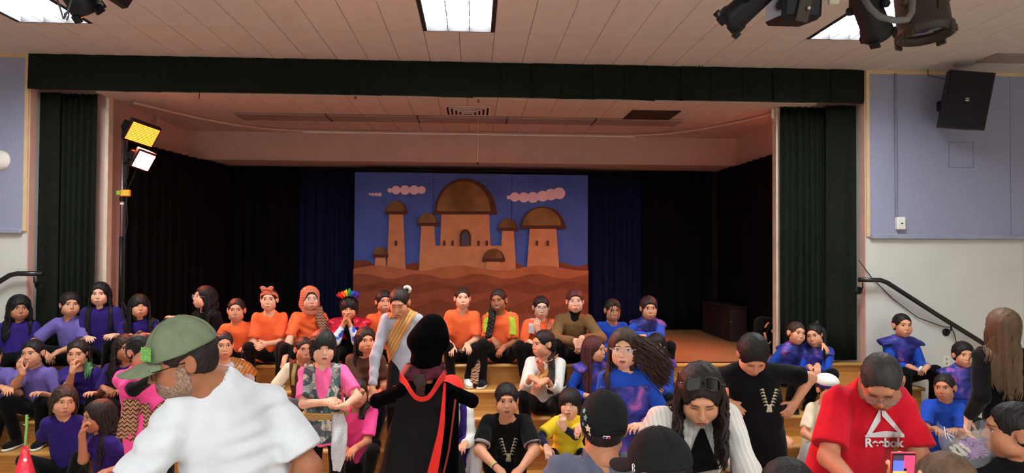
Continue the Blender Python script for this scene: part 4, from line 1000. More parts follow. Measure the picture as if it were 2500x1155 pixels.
    if shoes:
        um, sm = SHOES[shoes]
        for i in (0, 1):
            if ('foot%d' % i) in hide: continue
            f = an[i]-np.array([0, .03, .055*H/1.38+.02]); fd = unit(fw+rgt*(i*2-1)*.12); L = .15*H; sd = np.array([fd[1], -fd[0], 0]); Rm = np.stack([sd, fd, [0, 0, 1]], 1); c = f+fd*.012
            B = Shape(); B.u(ell(c+fd*L*.22+[0, 0, .034], (.036, L*.32, .036), Rm)); B.u(ell(c-fd*L*.2+[0, 0, .042], (.033, L*.3, .05), Rm), .03); B.u(rcone(c-fd*L*.2+[0, 0, .04], an[i]+[0, 0, .02], .036, .034), .02); B.i(half(f+[0, 0, .02], (0, 0, -1)), .004)
            Vs, Qs = surf(B, f-[.17, .17, .0], f+[.17, .17, .19], .009); o = Geo().add(Vs, Qs).obj('shoe', um, t)
            B = Shape(); B.u(ell(c+fd*L*.2+[0, 0, .014], (.042, L*.36, .05), Rm)); B.u(ell(c-fd*L*.22+[0, 0, .014], (.037, L*.32, .05), Rm), .02); B.i(half(f+[0, 0, .024], (0, 0, 1)), .004); B.i(half(f+[0, 0, .001], (0, 0, -1)), .003)
            Vs, Qs = surf(B, f-[.18, .18, .02], f+[.18, .18, .07], .009); Geo().add(Vs, Qs).obj('sole', sm, o)
    # ---- hair
    if style: make_hair(J, style, hm, label)
    if glasses: make_glasses(J, glasses)
    return J
SHOES = {}
def make_hair(J, style, hm, label, name='hair'):
    hc, Rh, s = J['hc'], J['Rh'], J['s']; st = style if isinstance(style, dict) else dict(cap=style); cap = st['cap']; G = Geo(); seed = int(abs(hc[0]*1317+hc[2]*733)) % 9999; rs = np.random.RandomState(seed)
    if cap: V_, Q = hair_cap(cap); G.add(hc+s*(V_@Rh.T), Q)
    L2W = lambda p: hc+s*(np.asarray(p, float)@Rh.T)
    sim = None
    if st.get('n'):
        T = J['torso']; E = ell(hc+Rh@np.array([0, .014, .02])*s, np.array([.08, .095, .09])*s, Rh); N = ell(hc+Rh@np.array([0, .0, -.06])*s, np.array([.06, .075, .07])*s, Rh)
        def sim(p): p = np.asarray(p, F32); return np.minimum(np.minimum(T(p)-.006, E(p)), N(p))
        n = int(st['n']*1.9); a0, a1 = st.get('arc', (55, 180)); sides = st.get('side', 0)
        ang = rs.uniform(a0, a1, n)*np.where(rs.rand(n) < .5+.5*sides, 1, -1) if sides in (0, 1, -1) else rs.uniform(a0, a1, n)
        if sides == 1: ang = np.abs(ang)
        if sides == -1: ang = -np.abs(ang)
        a = np.radians(ang); z = rs.uniform(-.05, .06, n) if 'z' not in st else rs.uniform(*st['z'], n); rr_ = np.sqrt(np.maximum(.1, 1-((z-.02)/.1)**2)); fx = st.get('r', 1.0)
        root = np.stack([np.sin(a)*.082*rr_*fx, -np.cos(a)*.1*rr_*fx+.012, z], 1); dr = np.stack([np.sin(a)*.5, -np.cos(a)*.4, -np.ones(n)*.9], 1)
        ln = st.get('len', .3); seg = .028; ns = int(ln/seg)
        V_, Q = locks(sim, L2W(root), dr@Rh.T, ns, seg, st.get('wave', .004), st.get('wl', .09), st.get('r0', .013)*.66, st.get('r1', .0035), st.get('grav', .55), seed, st.get('wind')); G.add(V_, Q)
    if st.get('bun'):
        p, r = st['bun']; B = Shape().u(ell(p, (r, r*.9, r))); B.d(wob(seed, .004, 60, 90)); V_, Q = surf(B, np.array(p)-r*1.4, np.array(p)+r*1.4, .006); G.add(L2W(V_), Q)
    if st.get('braid'):
        V_, Q = braid(st['braid'], st.get('br', .02), st.get('turns', 8)); G.add(V_, Q)
    if st.get('tail'):
        pth = np.array(st['tail'], float); V_, Q = [], None; k = st.get('tn', 16); off = rs.normal(size=(k, 3))*st.get('tr', .014); t_ = np.linspace(0, 1, 12); P = np.stack([np.interp(t_, np.linspace(0, 1, len(pth)), pth[:, i]) for i in range(3)], 1)
        A = P[None]+off[:, None]*(.5+.9*np.sin(t_*2.6))[None, :, None]; V_, Q = tubes(A, np.tile((.012*(1-.6*t_))[None], (k, 1)), 5, .8); G.add(V_, Q)
    if st.get('strands'):   # loose strands given head-locally
        A = []
        for pth in st['strands']:
            pth = np.array(pth, float); t_ = np.linspace(0, 1, 10); A.append(L2W(np.stack([np.interp(t_, np.linspace(0, 1, len(pth)), pth[:, i]) for i in range(3)], 1)))
        V_, Q = tubes(np.array(A), np.tile(np.linspace(.006, .002, 10)[None], (len(A), 1)), 5, .8); G.add(V_, Q)
    J['hair'] = G.obj(name, hm, J['root']) if G.n else None
def make_glasses(J, spec):
    col, shape = spec; hc, Rh, s = J['hc'], J['Rh'], J['s']; L2W = lambda p: hc+s*(np.asarray(p, float)@Rh.T); mb = MB(); m = mat('glasses_'+col, {'silver': (200, 205, 215), 'black': (20, 20, 22), 'clear': (225, 215, 210), 'grey': (120, 122, 135)}[col], .3, .02, metal=.4)
    for sg in (-1, 1):
        a = np.linspace(0, 2*math.pi, 21); ex = .62; P = np.stack([sg*.032+.024*np.sign(np.cos(a))*np.abs(np.cos(a))**ex, -.101+0*a+.004*np.abs(np.cos(a)), -.002+.0185*np.sign(np.sin(a))*np.abs(np.sin(a))**ex], 1)
        mb.tube(L2W(P), .0016*s, 5, cap=False); mb.tube(L2W([(sg*.056, -.097, .006), (sg*.074, -.07, .006), (sg*.079, .0, .004)]), .0018*s, 5)
    mb.tube(L2W([(-.009, -.1, .003), (0, -.103, .005), (.009, -.1, .003)]), .0016*s, 5)
    g = mb.build('glasses', m, J['root'], True); q = MB()
    for sg in (-1, 1):
        a = np.linspace(0, 2*math.pi, 17)[:-1]; q.add(L2W(np.stack([sg*.032+.0235*np.cos(a), -.1005+0*a, -.002+.018*np.sin(a)], 1)), [tuple(range(16))])
    q.build('lens', mat('lens_dark' if shape == 'sun' else 'lens_clear', (12, 12, 16) if shape == 'sun' else (230, 235, 240), .05, .0, spec=.7, alpha=1. if shape == 'sun' else .12), g)
    return g
# ================================================================ clothes and accessories
C_purple = fabric('violet', (48, 32, 108)); C_lav = fabric('lavender', (108, 94, 164)); C_orange = fabric('orange', (255, 112, 62)); C_pink = fabric('hot_pink', (255, 84, 156)); C_pink2 = fabric('bubblegum', (252, 108, 166))
C_black = fabric('black', (12, 12, 13), var=.2); C_jblack = fabric('soft_black', (17, 17, 18), var=.2); C_blue = fabric('royal_blue', (36, 76, 180)); C_grey = fabric('heather_grey', (186, 186, 192), vscale=60, var=.06); C_brown = fabric('brown', (86, 58, 46)); C_olive = fabric('olive_brown', (118, 88, 54))
C_cream = fabric('cream', (222, 212, 184)); C_yellow = fabric('yellow', (236, 208, 48)); C_white = fabric('white', (206, 211, 216)); C_red = fabric('red', (206, 26, 44)); C_navy = fabric('navy', (28, 30, 52)); C_slate = fabric('slate', (92, 98, 116)); C_dgrey = fabric('dark_grey', (98, 94, 96))
C_pgrey = fabric('pale_grey', (166, 172, 180)); C_jeans = fabric('jeans', (62, 78, 110), vscale=40, var=.15); C_offw = fabric('off_white', (214, 212, 204))
C_galaxy = ramp_mat('galaxy_print', 'noise', [(.3, (26, 24, 60)), (.45, (40, 46, 120)), (.54, (58, 62, 150)), (.6, (104, 70, 150)), (.66, (176, 96, 160)), (.7, (70, 70, 160)), (.85, (170, 150, 210))], .45, 9, detail=7, distort=.5)
C_stripe = ramp_mat('gold_stripe', 'wave', [(.0, (186, 122, 58)), (.3, (206, 160, 92)), (.45, (150, 84, 50)), (.7, (196, 142, 76)), (.9, (214, 180, 120))], .8, 12, rot=(0, -.51, 0), distort=.5)
C_zig = ramp_mat('zigzag_knit', 'zigzag', [(.0, (70, 40, 34)), (.2, (150, 60, 50)), (.4, (226, 206, 170)), (.55, (120, 86, 60)), (.75, (206, 160, 110)), (.9, (60, 40, 36))], .85, 36, interp='CONSTANT')
C_zigr = ramp_mat('zigzag_red', 'zigzag', [(.0, (150, 44, 40)), (.25, (226, 170, 130)), (.5, (96, 36, 34)), (.75, (220, 120, 90))], .85, 40, interp='CONSTANT')
C_patch = ramp_mat('patchwork', 'cells', [(.0, (66, 78, 82)), (.25, (196, 192, 174)), (.42, (84, 110, 112)), (.55, (150, 148, 142)), (.7, (96, 96, 100)), (.85, (190, 186, 170))], .85, 24, interp='CONSTANT')
_t = NT(C_patch); _v = _t.new('ShaderNodeTexVoronoi'); _v.inputs['Scale'].default_value = 95; _v.inputs['Randomness'].default_value = .25; _tc = [n for n in _t.n if n.type == 'TEX_COORD'][0]; _t.link(_tc.outputs['Object'], _v.inputs['Vector'])
_r = _t.new('ShaderNodeValToRGB'); _r.color_ramp.interpolation = 'CONSTANT'; _r.color_ramp.elements[0].color = (.12, .14, .16, 1); _r.color_ramp.elements[1].position = .33; _r.color_ramp.elements[1].color = (1, 1, 1, 1); _t.link(_v.outputs['Distance'], _r.inputs[0])
_m = _t.new('ShaderNodeMix'); _m.data_type = 'RGBA'; _m.blend_type = 'MULTIPLY'; _m.inputs[0].default_value = 1; _src = _t.b.inputs['Base Color'].links[0].from_socket; _t.link(_src, _m.inputs[6]); _t.link(_r.outputs[0], _m.inputs[7]); _t.link(_m.outputs[2], _t.b.inputs['Base Color'])
C_lime = fabric('lime_scarf', (178, 196, 60), bump=.8, bscale=60)
C_knit = ramp_mat('cable_knit', 'wave', [(.2, (205, 202, 194)), (.8, (226, 224, 216))], .95, 16, (1, .4, .25), bump=.9, distort=3, detail=2)
C_velvet = mat('black_velvet', (6, 5, 6), 1., .2, 10, spec=.03); C_satin = mat('black_satin', (10, 9, 10), .6, .2, 6, .3, 14, spec=.15); C_redf = fabric('red_lining', (226, 50, 44)); C_burg = ramp_mat('burgundy_velvet', 'noise', [(.35, (40, 8, 20)), (.65, (104, 24, 50))], .6, 22, detail=4)
SHOES.update({'shoe': (C_black, mat('sole_black', (24, 24, 24), .7)), 'sneaker': (fabric('shoe_black', (22, 22, 26)), mat('sole_white', (226, 220, 208), .6)), 'white': (fabric('shoe_white', (232, 230, 226)), mat('sole_gum', (200, 178, 150), .6))})
def overlay(J, name, m, off, region, base=None, res=.011, pad=.16, folds=.004, parent=None, label=None, extra=None, hollow=True):
    """garment worn over the shirt: shell of the shirt surface kept inside a region"""
    B0 = base or J.get('shirt_shape') or J['torso']; S = Shape(); S.u(lambda p: B0(p)-F32(off))
    for op, f, k in (extra or []): S.ops.append((op, f, k))
    for op, f, k in region: S.ops.append((op, f, k))
    if folds: S.d(wob(int(abs(J['hc'][0]*517)) % 999+3, folds, 22, 50))
    pts = np.stack([J['pel']-J['up']*.1, J['nb'], *J['sh'], *J['el']]); V_, Q = surf(S, pts.min(0)-pad, pts.max(0)+pad, res)
    if len(V_) == 0: return None
    return Geo().add(relax(V_, Q, 1), Q).obj(name, m, parent or J['root'], label)
def band(c, n, w): return [('i', half(np.asarray(c)+unit(n)*w, n), .006), ('i', half(np.asarray(c)-unit(n)*w, -np.asarray(n)), .006)]
def ribbon(name, m, pts, w, parent, n=22, th=.006, side=None, wav=.0):
    """flat cloth strip with thickness along a path; w width (number or list)"""
    pts = np.array(pts, float); t_ = np.linspace(0, 1, n); sg = np.linspace(0, 1, len(pts)); P = np.stack([np.interp(t_, sg, pts[:, i]) for i in range(3)], 1)
    for _ in range(2): P[1:-1] = (P[:-2]+2*P[1:-1]+P[2:])/4
    W_ = np.interp(t_, np.linspace(0, 1, len(w)), w) if np.ndim(w) else np.full(n, w); sd = np.array(side if side is not None else (1, 0, 0), float)
    tg = np.gradient(P, axis=0); tg = unit3(tg); sd = unit3(sd[None]-tg*(tg@sd)[:, None]); nn = np.cross(tg, sd); k = 7; V_ = []; u = np.linspace(-1, 1, k)
    for off in (0, th):
        for i in range(n):
            for j in range(k): V_.append(P[i]+sd[i]*W_[i]*u[j]+nn[i]*(off+wav*math.sin(u[j]*5+i*.5)))
    S = n*k; Q = []
    for i in range(n-1):
        for j in range(k-1): a = i*k+j; Q += [(a, a+1, a+k+1, a+k), (S+a, S+a+k, S+a+k+1, S+a+1)]
        for j in (0, k-1): a = i*k+j; Q.append((a, a+k, S+a+k, S+a))
    for i in (0, n-1):
        for j in range(k-1): a = i*k+j; Q.append((a, a+1, S+a+1, S+a))
    return Geo().add(V_, np.array(Q)).obj(name, m, parent)
def sdf_obj(J, name, m, S, lo, hi, h, parent=None, local=True, rel=1, label=None):
    V_, Q = surf(S, lo, hi, h); V_ = relax(V_, Q, rel)
    if local: V_ = J['hc']+J['s']*(V_@J['Rh'].T)
    return Geo().add(V_, Q).obj(name, m, parent or J['root'], label)
def ball_cap(J, m, bill=True, back=False, tilt=-8, size=1.0, label=None, mb_=None, ztop=0, zc=.028):
    """baseball cap in head space; bill to the front (or none in sight when worn away from the viewer)"""
    S = Shape(); Rm = rotm('X', tilt); S.u(ell((0, .012, .03), np.array((.086, .104, .094+ztop))*size)); S.i(half((0, 0, zc), Rm@np.array([0, 0, -1.])), .008)
    S.s(ell((0, .012, .02), np.array((.078, .096, .08))*size), .004)
    V0 = lambda p: p
    o = sdf_obj(J, 'cap', m, S, (-.13, -.13, -.06), (.13, .16, .16+ztop), .006, label=label)
    B = Shape(); B.u(ell((0, -.1, .03), (.076, .085, .05))); B.i(lambda p: (np.abs(p[:, 2]-(.034+(.16 if tilt < 0 else .1)*(p[:, 1]+.08)*1.0-8.5*p[:, 0]**2))-F32(.0042)).astype(F32), .002); B.i(half((0, -.062, 0), (0, 1, 0)), .004)
    if bill: sdf_obj(J, 'bill', mb_ or m, B, (-.11, -.22, -.07), (.11, -.03, .09), .0036, parent=o, rel=2)
    L2W = lambda p: J['hc']+J['s']*(np.asarray(p, float)@J['Rh'].T)
    q = MB().lathe([(.009, 0), (.009, .004), (.001, .007)], L2W((0, .012, (.03+.094+ztop)*1.0*size-.002 if size == 1 else .03*size+.094*size)), J['Rh']@np.array([0, 0, 1.]), 12); q.build('button', m, o, True)
    for a in range(6):
        an_ = a*math.pi/3+.52; pts = [L2W((math.sin(an_)*.0868*size*math.cos(e_), .012+math.cos(an_)*.1048*size*math.cos(e_), .03*size+(.0948+ztop)*size*math.sin(e_))) for e_ in np.linspace(.2, 1.5, 9)]
        MB().tube(pts, .0009, 5).build('seam', m, o, True)
    return o, L2W
# ---------------------------------------------------------------- text helper for printed marks
def text_mesh(name, txt, m, Mx, size, parent, extrude=.0008, label=None, bold=0.):
    cu = bpy.data.curves.new(name, 'FONT'); cu.body = txt; cu.size = size; cu.extrude = extrude; cu.align_x = 'CENTER'; cu.align_y = 'CENTER'; cu.offset = bold
    ob = bpy.data.objects.new(name, cu); COL.objects.link(ob); dg = bpy.context.evaluated_depsgraph_get(); me = bpy.data.meshes.new_from_object(ob.evaluated_get(dg)); bpy.data.objects.remove(ob)
    me.materials.clear(); me.materials.append(m); me.transform(Matrix(Mx)); return link(name, me, parent, label)
def onto(J, px, py, base=None, off=.003):
    """point where the photo ray first meets the person's clothing"""
    S = base or J['shirt_shape']; d = CF+(px-1250)/FPX*CR-(py-577.5)/FPX*CU; y0 = J['pel'][1]-.7; tt_ = np.linspace(y0, y0+1.2, 240)/d[1]; P = CAM+tt_[:, None]*d; v = S(P); i = int(np.argmax(v < 0)); 
    if not (v < 0).any(): i = int(np.argmin(v))
    return P[i]-unit(d)*off
# ================================================================ the people
LONG = dict(cap='long', n=90, len=.36, arc=(70, 180), r0=.014); BANG = dict(cap='bangs', n=90, len=.36, arc=(60, 180), r0=.015)
def up3(p, z=0, y=0, x=0): return np.array(p)+np.array([x, y, z])
J = {}
def add(key, *a, **k): J[key] = person(*a, **k); return J[key]
def kneehands(Y, *pp): return tuple((p[0], p[1], Y) if p else None for p in pp)
# ---------------- back row on the stage edge, from the left
add('a1', 'girl in a violet tee with wavy black hair, leftmost on the stage edge', (47, 752), 6.98, .215, ry=8, rp=2, H=1.4, seat=0, pdy=-.19, kind='chubby', skin='olive', top=C_purple, bottom=C_black, style=dict(cap='thick', n=100, len=.3, arc=(60, 180), wave=.014, wl=.1, r0=.015), mouth='ajar', hair='black', fat=1.08, hide=('arm0',))
add('a2', 'child in a lavender tee with short dark hair, resting a forearm on a bare knee', (171, 743), 6.98, .215, ry=10, H=1.42, seat=0, pdy=-.06, pdx=.03, kind='chubby', skin='tan', top=C_lav, bottom=C_black, style=dict(cap='short'), hair='dark', fat=1.12, legs_bare=True, knee=((-.7, -.6, 1.), (.3, -.8, .6)), hands=((118, 872, 6.8), (128, 868, 6.75)), elbow=((-1, 0, -.3), (.6, -.2, -.6)), eyes='half', fdx=(-.06, .0))
add('a3', 'tall girl with long straight black hair in a violet tee, beside the stand pole', (244, 718), 7.0, .21, ry=-12, H=1.48, seat=0, top=C_purple, bottom=C_black, style=dict(cap='long', n=80, len=.42, arc=(75, 170), r0=.013), skin='light', hands=((216, 826, 6.8), (272, 820, 6.8)), eyes='half', palm=((0, .5, -1), (-.4, .3, -1)))
add('a4', 'girl with black bangs and long hair in a violet tee, arms resting on her knees', (340, 748), 6.98, .21, ry=8, rp=-4, H=1.4, seat=0, skin='tan', top=C_purple, bottom=C_black, style=BANG, hands=((308, 822, 6.8), (362, 818, 6.8)))
add('a5', 'girl in black with glasses and long wavy hair, looking left behind the green cap', (499, 726), 7.25, .215, ry=-72, rp=-8, H=1.42, seat=0, pdy=.22, by=-30, skin='light', top=C_black, bottom=C_black, sleeve='long', style=dict(cap='long', n=90, len=.36, arc=(80, 180), wave=.013, r0=.014), glasses=('silver', 'r'), mouth='ajar', hands=((424, 778, 7.0), None), elbow=((-.3, 0, -1), None), hdir=((-.6, 0, .5), None))
add('a6', 'girl in an orange tee with dark hair tied back, behind the green cap', (577, 757), 6.98, .215, ry=-6, H=1.38, seat=0, skin='tan', top=C_orange, bottom=C_black, style='pull', hair='dark', fat=1.05, hide=('arm0', 'foot0', 'foot1'), hands=(None, (600, 850, 6.85)))
add('a7', 'girl in an orange tee wearing a red patterned bow headband, hands clasped', (657, 731), 6.98, .21, ry=-8, H=1.42, seat=0, skin='light', top=C_orange, bottom=C_black, shoes='sneaker', style='pull', hair='dark', hands=((628, 846, 6.78), (640, 842, 6.8)), curl=(.7, .7), palm=((.9, .2, -.3), (-.9, .2, -.3)), mouth='pucker', fdx=(-.03, .02))
add('a8', 'child in an orange tee with glasses and a zigzag patterned headscarf', (757, 730), 7.0, .21, ry=12, H=1.45, seat=0, skin='light', top=C_orange, bottom=C_black, shoes='sneaker', style='long', glasses=('silver', 'r'), hands=((690, 893, 6.74), (792, 850, 6.85)), pdx=-.04, hdir=((-.3, -.1, -1), None), palm=((.6, .5, 0), None), fdx=(-.1, .05))
add('a9', 'child with a rainbow feather headband, hands clasped in front of the mouth', (852, 752), 6.96, .205, ry=-4, rp=8, H=1.36, seat=0, skin='tan', top=C_jblack, bottom=C_black, style='bowl', hands=((843, 775, 6.8), (850, 775, 6.82)), elbow=((-.2, -.6, -1), (.2, -.6, -1)), hdir=((.15, -.1, 1), (-.1, -.1, 1)), palm=((1, .1, 0), (-1, .1, 0)), curl=(.55, .55), eyes='half')
add('a10', 'child in orange half hidden behind the girl with the white scrunchie', (937, 736), 7.1, .205, ry=12, H=1.38, seat=0, pdy=.1, skin='tan', top=C_orange, bottom=C_black, style='short', hide=('arm1', 'foot0', 'foot1'))
add('a12', 'girl in an orange tee sitting upright with hands on her knees, white shoes', (1129, 728), 6.98, .205, ry=4, rp=-2, H=1.4, seat=0, skin='light', top=C_orange, bottom=C_black, shoes='white', style=dict(cap='pull', bun=((0, .09, .03), .03)), hair='dark', hands=((1102, 852, 6.8), (1143, 848, 6.8)), hdir=((-.15, -.75, -.5), (.25, -.75, -.4)), pdx=.0, fdx=(.0, -.04), brow=.8)
add('a13', 'laughing girl in an orange tee with a lime green scarf and long side braid', (1217, 733), 6.98, .215, ry=-14, rp=4, rr=-6, H=1.46, seat=0, skin='brown', top=C_orange, bottom=C_black, shoes='sneaker', hair='dark', style=dict(cap='pull', tail=None), mouth='grin', eyes='squint', hands=((1212, 838, 6.78), (1224, 855, 6.74)), hdir=((.5, -.4, -.6), (-.5, -.3, -.5)), pdx=.05, fdx=(-.1, .1), palm=((0, .4, -1), (0, .4, -1)), fdy=-.02)
add('a14', 'boy in an orange tee with glasses, hand held at his chin', (1321, 750), 6.98, .21, ry=6, rp=4, H=1.38, seat=0, skin='light', top=C_orange, bottom=C_black, style='crop', glasses=('grey', 'r'), hands=((1303, 838, 6.82), (1312, 796, 6.84)), elbow=(None, (.1, -.3, -1)), hdir=((.9, -.2, -.3), (-.15, -.2, 1)), palm=(None, (.4, .8, .2)), mouth='closed', hair='black')
add('a15', 'person in an olive brown sweater with glasses and reddish hair', (1404, 735), 6.96, .22, ry=4, H=1.56, seat=0, skin='light', top=C_olive, bottom=C_black, sleeve='long', shoes='sneaker', style='short', hair='red', glasses=('clear', 'r'), mouth='ajar', fat=1.08, hands=((1410, 845, 6.7), (1418, 838, 6.72)), hdir=((.25, -.3, -1), (-.2, -.3, -1)), pdx=-.02, elbow=((-.7, -.2, -.4), (.7, -.2, -.4)), fdx=(0, .04))
add('a16', 'girl in a plain royal blue top with loose hair strands', (1496, 757), 6.98, .21, ry=14, rp=6, H=1.4, seat=0, skin='olive', top=C_blue, bottom=C_blue, sleeve='long', hair='dark', style=dict(cap='pull', strands=[[(-.01, -.08, .1), (.02, -.1, .05), (.035, -.105, 0), (.03, -.1, -.06)], [(.0, -.08, .1), (-.03, -.1, .05), (-.045, -.095, -.01), (-.04, -.08, -.05)], [(.01, -.08, .1), (.045, -.085, .04), (.06, -.075, -.03), (.055, -.06, -.07)]], bun=((.0, .09, .05), .03)), mouth='ajar', hands=((1470, 850, 6.8), (1510, 850, 6.8)))
add('a17', 'boy in a galaxy print collar with crossed arms, rightmost on the stage edge', (1584, 752), 6.98, .215, ry=12, rp=4, H=1.42, seat=0, skin='tan', top=C_blue, bottom=C_black, sleeve='long', style='short', hair='dark', hands=((1590, 818, 6.76), (1560, 822, 6.72)), hdir=((1, -.1, 0), (-1, -.1, 0)), elbow=((-1, -.3, -.3), (1, -.3, -.3)), palm=((0, .3, -1), (0, .3, -1)), pdx=.02, fdx=(.0, .05))
# ---------------- standing girl in the middle
add('a11', 'girl standing in a pale grey top with a striped gold scarf and white scrunchie', (975, 738), 6.05, .225, ry=-14, rp=26, H=1.52, stand=ZK[3], pdx=.05, pdy=.1, skin='tan', top=C_pgrey, bottom=C_black, sleeve='long', style=dict(cap='pull', bun=((.045, .085, .06), .03)), hair='dark', hands=((908, 965, 5.95), 'down'), elbow=((-.8, .1, -.2), None), hide=('arm1',), eyes='down', res=.010, brow=1.1, pz=1.05, nbo=(0, .03, .02))
# ---------------- rows on the steps, left
add('b1', 'child in a lavender tee cut off by the left edge', (-22, 868), 6.45, .21, ry=10, H=1.4, seat=2, skin='tan', top=C_lav, bottom=C_black, style='pull', hands=((10, 948, 6.2), (24, 952, 6.2)))
add('b2', 'girl in a lavender tee smiling and looking left, hand raised', (80, 862), 6.45, .225, ry=-28, rr=-4, H=1.45, seat=2, pdx=.03, skin='tan', top=C_lav, bottom=C_black, style='pull', hair='black', mouth='smile', hands=((50, 898, 6.15), (98, 960, 6.25)), elbow=((-.3, -.5, -1), None), hdir=((-.35, -.1, 1), None), palm=((.2, .9, .1), None), curl=(.45, .5), shoes='sneaker', fat=1.08, gaze=-.6)
add('b3', 'girl with green dyed hair tips in a violet tee, hand at her mouth', (190, 862), 6.45, .225, ry=-16, rp=4, H=1.45, seat=2, pdx=.04, skin='tan', top=C_purple, bottom=C_black, style=dict(cap='pull', n=30, len=.16, arc=(80, 130), side=1), hair='dark', hands=((177, 893, 6.2), (225, 960, 6.3)), elbow=((.2, -.4, -1), None), hdir=((-.1, .2, 1), None), palm=((.5, .8, 0), None), curl=(.9, .5), eyes='half')
add('b4', 'girl with very long wavy dark hair in a violet tee, behind the pink shirt', (305, 850), 6.45, .22, ry=14, H=1.45, seat=2, skin='brown', top=C_purple, bottom=C_black, hair='dark', style=dict(cap='long', n=90, len=.42, arc=(70, 180), wave=.012, r0=.014), hands=((262, 952, 6.25), (290, 955, 6.25)), hdir=((.8, -.3, -.3), None))
add('b5', 'child standing in a hot pink shirt with a zigzag sash, face behind the cap bill', (346, 856), 4.9, .21, ry=30, rp=4, H=1.4, stand=0., pdx=.06, skin='tan', top=C_pink, bottom=C_black, style=dict(cap='short', bun=((.0, .03, .105), .028)), hair='black', hands=((378, 905, 4.62), 'down'), elbow=((.1, -.6, -1), None), hdir=((.2, -.1, 1), None), palm=((.5, .8, 0), None), loose=1.2, res=.010, hide=())
add('b6', 'girl in a grey tee with a gold striped scarf, right of the green cap', (545, 842), 6.4, .23, ry=8, rp=2, H=1.5, seat=2, skin='tan', top=C_grey, bottom=C_black, style='pull', hair='dark', mouth='ajar', hide=('arm0',), fat=1.1)
add('b7', 'girl in a cream blouse and brown vest, propping herself on one straight arm', (742, 853), 6.42, .21, ry=14, rr=4, H=1.42, seat=2, skin='olive', top=C_cream, bottom=C_dgrey, style=dict(cap='pull', bun=((-.02, .08, .05), .025)), hair='dark', mouth='pucker', hands=((694, 1004, 6.3), (770, 960, 6.2)), elbow=((-1, .3, 0), None), hdir=((-.1, -.5, -.8), None))
add('b9', 'girl in a brown tee with long dark hair, left of the grey sleeve', (893, 831), 6.42, .215, ry=14, H=1.45, seat=2, pdx=-.0, skin='tan', top=C_brown, bottom=C_navy, hair='dark', style=dict(cap='long', n=60, len=.3, arc=(80, 175), r0=.012), hands=((920, 960, 6.2), (925, 962, 6.2)))
add('b14', 'girl in a grey top and gold scarf with a long braid, turned to the left', (1326, 838), 6.44, .23, ry=-58, rp=4, H=1.5, seat=2, by=-12, pdx=.02, skin='tan', top=C_offw, bottom=C_black, sleeve='threeq', hair='black', style='pull', mouth='ajar', hands=((1308, 928, 6.16), (1322, 934, 6.14)), hdir=((.8, -.3, -.4), (-.8, -.3, -.3)), palm=((0, .6, -1), (0, .6, -1)), fdx=(-.06, .04))
add('b15', 'smiling girl with long dark red hair, turned right beside the moving girl', (1452, 852), 6.44, .215, ry=62, rp=2, H=1.44, seat=2, by=30, pdx=-.02, skin='tan', top=C_blue, bottom=C_galaxy, sleeve='long', hair='red', style=dict(cap='long', n=100, len=.5, arc=(80, 180), r0=.014), mouth='smile', eyes='half')
add('b17', 'girl with glasses and black hair seated behind the moving girl', (1602, 845), 6.42, .21, ry=4, rp=6, H=1.42, seat=2, skin='tan', top=C_blue, bottom=C_black, sleeve='long', style=LONG, glasses=('silver', 'r'), hands=((1590, 952, 6.2), (1608, 955, 6.2)))
# ---------------- pair hugging and boys at the right wall
add('a18', 'smiling girl in a galaxy collar, left one of the hugging pair', (1944, 813), 6.76, .21, ry=32, rr=8, H=1.38, seat=1, pdx=-.03, by=14, skin='tan', top=C_blue, bottom=C_black, sleeve='long', style=dict(cap='pull', bun=((0, .09, .02), .03)), hair='brown', mouth='smile', hands=('down', (2022, 856, 6.72)), elbow=(None, (.2, .8, .3)), hdir=(None, (.8, -.3, -.5)), palm=(None, (0, 0, -1)), eyes='half', hide=('arm1',))
add('a19', 'girl in a galaxy collar with dark ponytail, right one of the hugging pair', (1989, 818), 6.72, .215, ry=-18, rr=-10, rp=6, H=1.4, seat=1, pdx=.02, skin='tan', top=C_blue, bottom=C_black, sleeve='long', style=dict(cap='pull', bun=((.02, .06, .1), .028), n=26, len=.3, arc=(80, 120), side=1, r0=.013), mouth='smile', hands=((1985, 905, 6.55), (1996, 902, 6.5)), hdir=((.3, -.6, -.6), (-.3, -.6, -.6)))
add('c45', 'boy in a wide galaxy collar sitting against the white wall below the handrail', (2203, 794), 6.72, .22, ry=26, H=1.42, seat=1, pz=.79, pdx=.05, pdy=.0, skin='tan', top=C_blue, bottom=C_black, sleeve='long', style='buzz', hair='black', hands=((2234, 900, 6.5), (2258, 900, 6.5)), hdir=((.8, -.4, -.3), (-.8, -.4, -.3)), fdx=(.05, .1), fat=1.08)
add('c46', 'boy with dark hair in galaxy print, half hidden behind the black cardigan', (2352, 866), 6.25, .215, ry=22, H=1.4, seat=3, pz=.47, skin='tan', top=C_blue, bottom=C_black, sleeve='long', style='short', hair='black', hide=('arm1',))
add('c47', 'small boy in a blue tee looking left, below the boy against the wall', (2306, 945), 5.85, .215, ry=-14, rp=2, rr=-4, H=1.34, seat=4, pz=.17, skin='olive', top=C_blue, bottom=C_black, style='buzz', hair='dark', eyes='wide', hands=((2290, 1050, 5.6), (2330, 1050, 5.6)), gaze=-.5)
